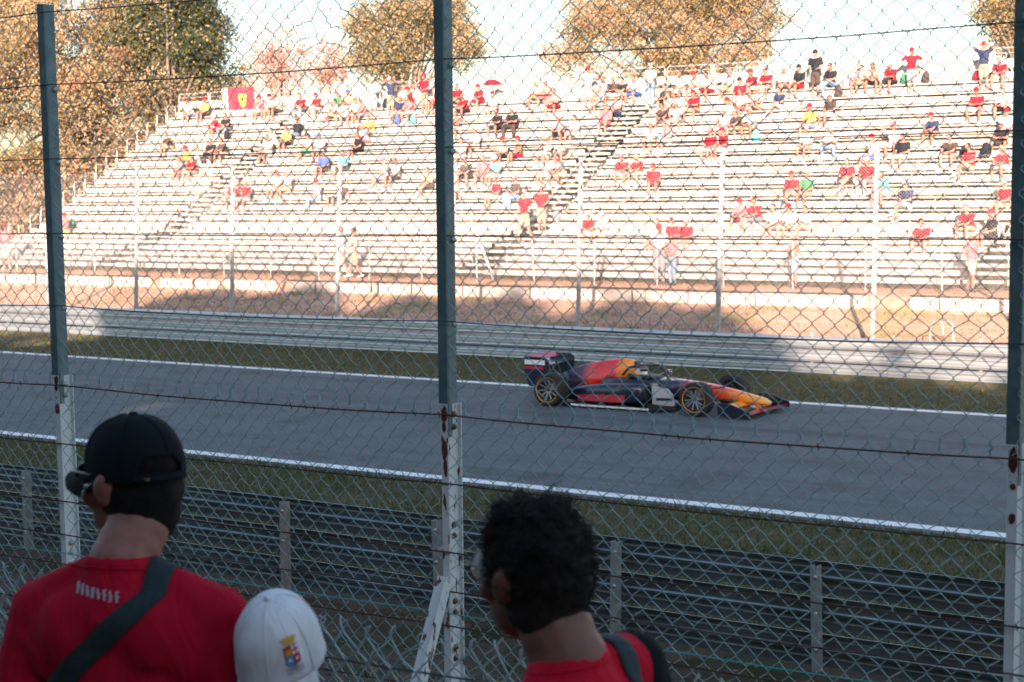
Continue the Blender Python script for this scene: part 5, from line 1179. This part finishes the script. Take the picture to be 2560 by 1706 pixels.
def trousers(s, m):
    B = [ell((0,0,.93*s),(.186*s,.140*s,.11*s))]
    for q in (-1,1): B += seg((q*.088*s,0,.9*s),.105*s,(q*.10*s,-.01,.5*s),.08*s) + seg((q*.10*s,-.01,.5*s),.08*s,(q*.11*s,.03,.10*s),.07*s)
    return fuse('trousers', B, m, .02, 3)
def shoe(s, q, m):
    return fuse('shoe', seg((q*.11*s,.07,.045*s),.048*s,(q*.135*s,-.14,.04*s),.045*s), m, .012, 2)
def bvh_of(me): return BVHTree.FromPolygons([v.co.copy() for v in me.vertices], [tuple(p.vertices) for p in me.polygons])
def drape(bvh, x, z, off, y0=.6):
    h = bvh.ray_cast(Vector((x, y0, z)), Vector((0,-1,0)))
    return (h[0] + h[1]*off) if h[0] is not None else None
def band(name, bvh, path, w, m, parent, off=.004, th=.003):
    """strap laid over the back: path of (x, z), drawn on the cloth"""
    P = [Vector((a, 0, b)) for a, b in path]; V = []; n = len(P)
    for i in range(n):
        t = (P[min(i+1,n-1)] - P[max(i-1,0)]).normalized(); sd = Vector((t.z, 0, -t.x))
        for k in (-1, -.33, .33, 1):
            p = P[i] + sd*(w/2*k); d = drape(bvh, p.x, p.z, off)
            V.append(d if d is not None else Vector((p.x, V[-4].y if len(V) >= 4 else .05, p.z)))
    mb = MB(); mb.add(V, [(4*i+j, 4*i+j+1, 4*i+j+5, 4*i+j+4) for i in range(n-1) for j in range(3)])
    o = mb.build(name, m, parent, sm=True); sd = o.modifiers.new('t','SOLIDIFY'); sd.thickness = th; sd.offset = 1; return o
class CapDome:
    """baseball cap crown in head space, brim toward -Y; rim at z=zr, top at z=zt"""
    def __init__(s, rx, ry, zr, zt, cy=.006): s.rx, s.ry, s.zr, s.zt, s.cy = rx, ry, zr, zt, cy
    def pt(s, a, v, off=0.0):
        """a: angle (0 = +X, -pi/2 = front), v: 0 rim .. 1 top"""
        r = (1 - v**2.6)**.5 if v < 1 else 0; r = max(r, 0); b = 1 + .02*math.cos(6*a)*(1-v)*v*2
        lift = .012*max(0, -math.sin(a))*(1-v)*2*v
        p = Vector(((s.rx+off)*r*b*math.cos(a), s.cy + (s.ry+off)*r*b*math.sin(a), s.zr + (s.zt-s.zr+off)*v + lift)); return p
    def build(s, m, parent, frame, opening=False, seed=0, crumple=0.0):
        NA, NV = 60, 22; V = []; F = []; mb = MB(); g = np.random.default_rng(seed)
        for j in range(NV+1):
            v = (j/NV)**.9*.995
            for i in range(NA):
                a = 2*math.pi*i/NA; p = s.pt(a, v)
                if crumple: p = p + Vector((0,0,1))*crumple*noise.noise(Vector((p.x*14, p.y*14, seed))) + (p-Vector((0,0,s.zr))).normalized()*crumple*noise.noise(Vector((p.x*22, p.y*22, p.z*18+seed)))
                V.append(frame(p))
        V.append(frame(s.pt(0, 1.0)))
        def hole(i, j):
            a = 2*math.pi*(i+.5)/NA - math.pi/2 + .20; a = (a+math.pi) % (2*math.pi) - math.pi
            return opening and abs(a) < .52 and 2 <= j < 2 + 6*math.sqrt(max(0, 1-(a/.53)**2))
        for j in range(NV):
            for i in range(NA):
                if not hole(i, j): F.append((j*NA+i, j*NA+(i+1)%NA, (j+1)*NA+(i+1)%NA, (j+1)*NA+i))
        for i in range(NA): F.append((NV*NA+i, NV*NA+(i+1)%NA, (NV+1)*NA))
        mb.add(V, F); o = mb.build('cap', m, parent, sm=True, fixn=False); sd = o.modifiers.new('t','SOLIDIFY'); sd.thickness = .002; sd.offset = -1
        for k in range(6):   # stitched seams
            a = math.pi/6 + k*math.pi/3 - math.pi/2 + math.pi/6
            if opening and abs((a-math.pi/2+math.pi) % (2*math.pi) - math.pi) < .1: vs = np.linspace(.46,.985,14)
            else: vs = np.linspace(.02,.985,16)
            mb = MB(); mb.tube([frame(s.pt(a, v, .0012)) for v in vs], .0012, 4); mb.build('seam', m, o, sm=True)
        mb = MB(); mb.lathe([(.0105,-.002),(.010,.002),(.006,.0048),(0,.0055)], 12); bt = mb.mesh('button', m, True, True); b = link('button', bt, o, frame(s.pt(0,1.0)))
        # rim band and brim
        mb = MB(); mb.tube([frame(s.pt(2*math.pi*i/48, .0, .0005)) for i in range(48)], .0022, 5, closed=True); mb.build('rim', m, o, sm=True)
        n = 21; top = []; bot = []
        for i in range(n):
            t = i/(n-1)*2-1; a = -math.pi/2 + t*1.12; root = s.pt(a, .01); L = .074*math.sqrt(max(0,1-(t*.98)**2))
            for kk, f in enumerate((0,.35,.7,1.0)):
                p = root + Vector((0,-L*f,0)) ; p.z += -.030*(p.x/.08)**2*f - .010*f; p.x *= 1 + .06*f; top.append(frame(p + Vector((0,0,.0015)))); bot.append(frame(p - Vector((0,0,.0015))))
        mb = MB(); fs = [(i*4+j, (i+1)*4+j, (i+1)*4+j+1, i*4+j+1) for i in range(n-1) for j in range(3)]
        mb.add(top, [tuple(reversed(f)) for f in fs]); mb.add(bot, fs); mb.add(top[3::4] + bot[3::4], [(i,i+1,n+i+1,n+i) for i in range(n-1)]); mb.build('brim', m, o, sm=True, fixn=False)
        return o
# ---- man in the black cap
hp1 = at_d(334, 1205, 3.62); g1 = 2.21; H1 = (hp1[2] + .145) - g1
rzt = math.pi + rad(20); yaw1 = rad(64)
f_loc = lambda w, base, rz: np.array(Matrix.Rotation(-rz, 3, 'Z') @ Vector((w[0]-base[0], w[1]-base[1], w[2]-base[2])))
base1 = (hp1[0] + .03, hp1[1] - .055, g1)
man1 = tag(empty('person', base1, rzt), 'man in black cap and red t-shirt with a black strap across his back', 'person')
hc1 = f_loc(hp1, base1, rzt); s1 = H1/1.8
bm1, Hd1, R1 = fg_body(H1, yaw1, m_skinA, hc1, 1.09, .068, 'rail'); link('body', bm1, man1)
sm1 = fg_shirt('shirt', s1, m_tee, (.0,.0)); sh1 = link('shirt', sm1, man1)
link('trousers', trousers(s1, m_jeans), man1)
for q in (-1,1): link('shoe', shoe(s1, q, m_shoed), man1)
fr1 = lambda p: Vector(Hd1(tuple(p)))
cd = CapDome(.0905, .112, .016, .136); cap1 = cd.build(m_capb, man1, fr1, opening=True, seed=1); cap1['label'] = 'black baseball cap with open strap back'
mb = MB(); pts = [fr1(cd.pt(math.pi/2 - .20 + t, .035, .002)) for t in np.linspace(-.6,.6,14)]; mb.tube(pts, .0055, 6); stp = mb.build('back_strap', m_capb, cap1, sm=True)
b0 = fr1(cd.pt(math.pi/2 - .58, .05, .004)); mb = MB(); mb.box((b0.x-.008,b0.y-.002,b0.z-.003),(b0.x+.008,b0.y+.002,b0.z+.003)); mb.build('buckle', m_buckle, stp)
sc1 = lambda t: tuple(v*1.09 for v in t)
hb = [ell(Hd1(a), sc1(b), R1) for a, b in (((0,.016,.045),(.084,.100,.070)),((0,.024,-.01),(.085,.092,.085)),((0,.036,-.06),(.076,.066,.048)),((0,.046,-.088),(.058,.042,.032)),((.072,-.005,.005),(.016,.03,.045)),((-.072,-.005,.005),(.016,.03,.045)))]
link('hair', fuse('hair', hb, m_hairb, .007, 3), man1)
sg = empty('sunglasses'); sg.parent = man1
for q in (-1,1):
    mb = MB(); mb.tube([fr1((q*.086,.02,.022)), fr1((q*.084,-.06,.024)), fr1((q*.072,-.102,.022))], .0035, 6); mb.build('temple', m_glass, sg, sm=True)
    mb = MB(); c = Vector((q*.034,-.112,.012)); ring = [c + Vector((.030*math.cos(a), .010*abs(math.cos(a))*1, .022*math.sin(a))) for a in np.linspace(0, 6.283, 16, endpoint=False)]
    mb.add([fr1(p) for p in ring] + [fr1(p+Vector((0,.003,0))) for p in ring], [tuple(range(16)), tuple(range(31,15,-1))] + [(i,(i+1)%16,16+(i+1)%16,16+i) for i in range(16)]); mb.build('lens', m_glass, sg)
bv = bvh_of(sm1)
def sling(name, bvh, cx, cz, path, w, m, parent, off=.004):
    """strap over the shoulder at x=cx (arc round (cx, .02, cz)) that runs on down the back along path of (x, z)"""
    rows = []
    for th in np.linspace(math.pi*.98, math.pi*.22, 12):
        d = Vector((0, math.cos(th), math.sin(th))); row = []
        for k in (-1,-.33,.33,1):
            o = Vector((cx + k*w/2, .02, cz)); h = bvh.ray_cast(o + d*.4, -d); row.append(h[0] + h[1]*off if h[0] is not None else o + d*.1)
        rows.append(row)
    P = [Vector((a, 0, b)) for a, b in path]; n = len(P)
    for i in range(n):
        t = (P[min(i+1,n-1)] - P[max(i-1,0)]).normalized(); sd = Vector((-t.z, 0, t.x)); row = []
        if i == 0: sd = Vector((1,0,0)).lerp(sd, .35).normalized()
        if i == 1: sd = Vector((1,0,0)).lerp(sd, .7).normalized()
        for k in (-1,-.33,.33,1):
            p = P[i] + sd*(k*w/2); d = drape(bvh, p.x, p.z, off); row.append(d if d is not None else Vector((p.x, rows[-1][1].y, p.z)))
        rows.append(row)
    V = [v for r in rows for v in r]; mb = MB(); mb.add(V, [(4*i+j, 4*i+j+1, 4*i+j+5, 4*i+j+4) for i in range(len(rows)-1) for j in range(3)])
    o = mb.build(name, m, parent, sm=True); q = o.modifiers.new('t','SOLIDIFY'); q.thickness = .003; q.offset = 0; return o
sling('strap', bv, -.098*s1, 1.40*s1, [(-.086*s1 + t*(.50*s1), 1.440*s1 - t*.52*s1 + .025*math.sin(t*3.1)) for t in np.linspace(0, 1, 24)], .050, m_strap, man1)
def neck_seam(bvh, s, m, parent, drop=.020):
    pts = []
    for a in np.linspace(0, 2*math.pi, 40, endpoint=False):
        d = Vector((math.cos(a), math.sin(a), 0)); h = bvh.ray_cast(Vector((0,.026,1.497*s + .012*math.sin(a) + .016 - drop)) + d*.3, -d)
        if h[0] is not None: pts.append(h[0] + h[1]*.0005)
    mb = MB(); mb.tube(pts, .0022, 5, closed=True); mb.build('collar_seam', m, parent, sm=True)
neck_seam(bv, s1, m_tee, man1)
# slanted two-tone print high on the back, letters too blurred to read
pr = empty('back_print'); pr.parent = man1; g = random.Random(4)
for q in range(8):
    x0 = .062 - q*.0135; zc = 1.462*s1 - q*.0018
    for (dx0, dz0, dx1, dz1, w) in ((.004,.010,-.000,-.011,.0042),(-.002,.010 if q % 2 else -.009,.005,.008 if q % 3 else -.011,.0032),(.0045,.001,-.0035,-.0005,.003)):
        a = drape(bv, x0+dx0 + .0, zc+dz0, .0012); b = drape(bv, x0+dx1, zc+dz1, .0012)
        if a is None or b is None: continue
        mb = MB(); mb.bar(a, b, w, .0012, up=(0,1,0)); mb.build('print_stroke', m_print, pr)
# ---- man with curly hair and spectacles
hp2 = at_d(1338, 1440, 3.1); g2 = 2.2; H2 = hp2[2] + .135 - g2
rz2 = math.pi + rad(80); yaw2 = rad(-10)
fw2 = np.array((-math.sin(rad(80)), math.cos(rad(80))))
base2 = (hp2[0] - fw2[0]*.055, hp2[1] - fw2[1]*.055, g2)
man2 = tag(empty('person', base2, rz2), 'man with dark curly hair and spectacles in a red jersey with black sleeve', 'person')
hc2 = f_loc(hp2, base2, rz2); s2 = H2/1.8*1.006
bm2, Hd2, R2 = fg_body(H2, yaw2, m_skinB, hc2, 1.045, .070, 'rail', 1.006); link('body', bm2, man2)
sm2 = fg_shirt('shirt', s2, m_tee2, (.05,-.05)); link('shirt', sm2, man2)
link('trousers', trousers(s2, m_jeans), man2)
for q in (-1,1): link('shoe', shoe(s2, q, m_shoed), man2)
B = seg((-.215*s2,.0,1.372*s2+.058),.080*s2,(-.272*s2,.015,1.15*s2+.06),.082*s2); link('sleeve', fuse('sleeve', B, m_blackcloth, .012, 4), man2)['label'] = 'black sleeve'
bv2 = bvh_of(sm2)
sling('strap', bv2, -.128*s2, 1.38*s2+.02, [(-.128*s2 - t*.02, 1.425*s2 - t*.36*s2) for t in np.linspace(0, 1, 16)], .048, m_strap, man2)
neck_seam(bv2, s2, m_tee2, man2, .020)
# hair: scalp cap with thousands of small curls
fr2 = lambda p: Vector(Hd2(tuple(p)))
sc2 = lambda t: tuple(v*1.045 for v in t)
scal = [ell(Hd2(a), sc2(b), R2) for a, b in (((0,.010,.036),(.085,.106,.088)),((0,.028,.0),(.085,.092,.085)),((0,.040,-.05),(.076,.066,.060)),((0,.050,-.090),(.058,.044,.040)),((.076,-.010,.02),(.014,.03,.05)),((-.076,-.010,.02),(.014,.03,.05)))]
hm = fuse('hair', scal, m_hairc, .008, 3); hr = link('hair', hm, man2)
hv = np.array([v.co[:] for v in hm.vertices]); hn = np.array([v.normal[:] for v in hm.vertices]); Rin = R2.T
lines = []; gg = np.random.default_rng(5)
for i in gg.choice(len(hv), min(len(hv), 5200), replace=len(hv) < 5200):
    loc = Rin @ (hv[i] - np.array(Hd2((0,0,0))))/1.045; up_h = np.clip((loc[2]+.06)/.15, 0, 1)
    L = (.005 + .018*up_h**1.2)*gg.uniform(.6,1.25); nrm = unit(hn[i] + gg.normal(0,.25,3)); t1 = unit(np.cross(nrm, gg.normal(size=3))); t2 = np.cross(nrm, t1); r = (.0018 + .0070*up_h)*gg.uniform(.6,1.2); ph = gg.uniform(0,6.28); tr = gg.uniform(1.0,1.9)*2*math.pi
    L *= .45 + 1.1*max(0, .5 + .9*noise.noise(Vector(hv[i]*38)))
    ts = np.linspace(0, 1, 8 if up_h > .3 else 4)
    lines.append(np.array([hv[i] + nrm*(L*t - .002) + (t1*math.cos(ph+tr*t) + t2*math.sin(ph+tr*t))*r*t**.5 for t in ts]))
V, F = flat_tubes(lines, .00085, 3, ref=(.31,.52,.79)); o = link('curls', np_mesh('curls', V, F, m_hairc, sm=True), hr); o['kind'] = 'stuff'
# loose tufts standing up at the crown
lines = []
for c in [(.02,-.02,.118),(-.03,.0,.122),(-.05,.02,.112),(.045,.02,.112),(0,.05,.112),(.03,-.06,.110),(-.02,-.07,.110),(.06,-.03,.098),(-.062,-.02,.098)]:
    for k in range(70):
        p = np.array(Hd2(tuple(np.array(c) + gg.normal(0,.009,3)))); r = gg.uniform(.003,.008); ph = gg.uniform(0,6.28); L = gg.uniform(.010,.022); tl = gg.normal(0,.35,2)
        ts = np.linspace(0,1,8); lines.append(np.array([p + np.array((tl[0]*t*L + r*math.cos(ph+9*t)*t**.5, tl[1]*t*L + r*math.sin(ph+9*t)*t**.5, L*t)) for t in ts]))
V, F = flat_tubes(lines, .00095, 3, ref=(.31,.52,.79)); o = link('curls', np_mesh('tufts', V, F, m_hairc, sm=True), hr); o['kind'] = 'stuff'
sp2 = empty('spectacles'); sp2.parent = man2
for q in (-1,1):
    mb = MB(); mb.tube([fr2((q*.088,.022,.018)), fr2((q*.086,-.06,.020)), fr2((q*.072,-.112,.018))], .0022, 6); mb.build('temple', m_metal, sp2, sm=True)
    c = Vector((q*.036,-.120,.004)); ring = [c + Vector((.029*math.cos(a), .012*(abs(math.cos(a)) if q*math.cos(a) > 0 else 0), .024*math.sin(a))) for a in np.linspace(0, 6.283, 20, endpoint=False)]
    mb = MB(); mb.tube([fr2(p) for p in ring], .002, 6, closed=True); mb.build('frame', m_metal, sp2, sm=True)
    mb = MB(); mb.add([fr2(p) for p in ring] + [fr2(p+Vector((0,.002,0))) for p in ring], [tuple(range(20)), tuple(range(39,19,-1))] + [(i,(i+1)%20,20+(i+1)%20,20+i) for i in range(20)]); mb.build('lens', m_lens, sp2)
# ---- child in the white cap worn back to front
hp3 = at_d(697, 1628, 3.45); g3 = 2.19; H3 = hp3[2] + .13 - g3
rz3_ = math.pi + rad(38); yaw3 = rad(6)
base3 = (hp3[0], hp3[1], g3)
kid = tag(empty('person', base3, rz3_), 'child in a white cap with a crest, worn back to front', 'person')
hc3 = f_loc(hp3, base3, rz3_); s3 = H3/1.8
bm3, Hd3, R3 = fg_body(H3, yaw3, m_skinA, hc3, .95, .048, 'rail', .97); link('body', bm3, kid)
link('shirt', fg_shirt('shirt', s3*.97, cloth_mat('kid_shirt', (.30,.32,.36))), kid); link('trousers', trousers(s3, m_jeans), kid)
for q in (-1,1): link('shoe', shoe(s3, q, m_shoe), kid)
link('hair', fuse('hair', [ell(Hd3((0,.012,-.020)),(.076,.084,.070),R3), ell(Hd3((0,.025,-.05)),(.066,.056,.045),R3)], HAIR['brown hair'], .008, 3), kid)
tilt = np.array(Matrix.Rotation(rad(20), 3, 'X') @ Matrix.Rotation(rad(-5), 3, 'Y')); back = rz3(math.pi + rad(-14))
fr3 = lambda p: Vector(Hd3(tuple(np.array((0,.004,.0)) + back @ (tilt @ np.array(tuple(p))))))
cd3 = CapDome(.0955, .114, -.020, .134); cap3 = cd3.build(m_capw, kid, fr3, opening=False, seed=3, crumple=.004); cap3['label'] = 'white cap with crest, brim turned to the back'
# crest: mural crown over a quartered shield, lettering below, laid on the cap front
AC = -math.pi/2 + .60
def on_cap(u, w, off=.0045):
    """u metres to the right (seen from outside), w metres up from the crest centre"""
    u, w = u*.76, w*.76; v = .41 + w/.150; r = max(.2, (1-max(0,v)**2.6)**.5); a = AC + u/(.105*r); return fr3(cd3.pt(a, v, off))
cm = {k: mat('crest_'+k, c, .7) for k, c in {'red':(.50,.02,.03),'gold':(.62,.36,.04),'blue':(.03,.30,.52),'white':(.78,.78,.80),'dark':(.03,.08,.14),'orange':(.60,.20,.03)}.items()}
cr = empty('crest'); cr.parent = kid
def decal(name, pts, m, off):
    n = len(pts); cu = sum(p[0] for p in pts)/n; cw = sum(p[1] for p in pts)/n
    V = [on_cap(cu, cw, off)] + [on_cap(u, w, off) for u, w in pts]; mb = MB(); mb.add(V, [(0,1+i,1+(i+1)%n) for i in range(n)]); return mb.build(name, m, cr, fixn=False)
def rect(u0, u1, w0, w1, k=4):
    return [(u0+(u1-u0)*i/k, w0) for i in range(k)] + [(u1, w0+(w1-w0)*i/k) for i in range(k)] + [(u1-(u1-u0)*i/k, w1) for i in range(k)] + [(u0, w1-(w1-w0)*i/k) for i in range(k)]
hw, hh = .0205, .0235
decal('shield_border', [(-hw-.0015,hh+.0015),(hw+.0015,hh+.0015),(hw+.0015,-hh+.004),(hw-.004,-hh-.002),(.003,-hh-.004),(0,-hh-.007),(-.003,-hh-.004),(-hw+.004,-hh-.002),(-hw-.0015,-hh+.004)], cm['dark'], .0046)
decal('quarter', rect(-hw,-.0008,.0005,hh), cm['orange'], .0052); decal('quarter_top', rect(-hw,-.0008,hh-.006,hh), cm['red'], .0056); decal('lion', [(-.015,.003),(-.010,.006),(-.006,.004),(-.005,.010),(-.008,.014),(-.013,.013),(-.016,.009)], cm['gold'], .0058)
decal('quarter', rect(.0008,hw,.0005,hh), cm['white'], .0052); decal('cross_bar', rect(.0008,hw,.010,.0145), cm['red'], .0056); decal('cross_bar', rect(.0085,.0128,.0005,hh), cm['red'], .0058)
decal('quarter', rect(-hw,-.0008,-hh,-.0005), cm['blue'], .0052); decal('star_cross', [(-.0108+.006*math.cos(a)*(1 if k % 2 else .5), -.0115+.006*math.sin(a)*(1 if k % 2 else .5)) for k, a in enumerate(np.linspace(0, 6.283, 16, endpoint=False))], cm['white'], .0058)
decal('quarter', rect(.0008,hw,-hh,-.0005), cm['red'], .0052); decal('star_cross', [(.0105+.006*math.cos(a)*(1 if k % 2 else .5), -.0115+.006*math.sin(a)*(1 if k % 2 else .5)) for k, a in enumerate(np.linspace(0, 6.283, 16, endpoint=False))], cm['white'], .0058)
decal('crown', [(-.014,hh+.005),(.014,hh+.005),(.020,hh+.015),(.025,hh+.021),(.018,hh+.0185),(.014,hh+.025),(.010,hh+.019),(.004,hh+.021),(0,hh+.028),(-.004,hh+.021),(-.010,hh+.019),(-.014,hh+.025),(-.018,hh+.0185),(-.025,hh+.021),(-.020,hh+.015)], cm['gold'], .0052)
def letters(txt, size, u0, w0, m, width):
    cu = bpy.data.curves.new('txt', 'FONT'); cu.body = txt; cu.size = size; cu.align_x = 'CENTER'; cu.fill_mode = 'BOTH'; cu.resolution_u = 3
    o = bpy.data.objects.new('tmp', cu); col.objects.link(o); dg = bpy.context.evaluated_depsgraph_get(); dg.update(); me = bpy.data.meshes.new_from_object(o.evaluated_get(dg)); bpy.data.objects.remove(o)
    xs = [v.co.x for v in me.vertices]; k = width/(max(xs)-min(xs))
    for v in me.vertices: v.co = on_cap(u0 + v.co.x*k, w0 + v.co.y, .0052)
    me.materials.clear(); me.materials.append(m); return link('lettering', me, cr)
letters('MARINA', .0135, 0, -hh-.0165, cm['dark'], .052); letters('MILITARE', .0095, 0, -hh-.0255, cm['dark'], .052)
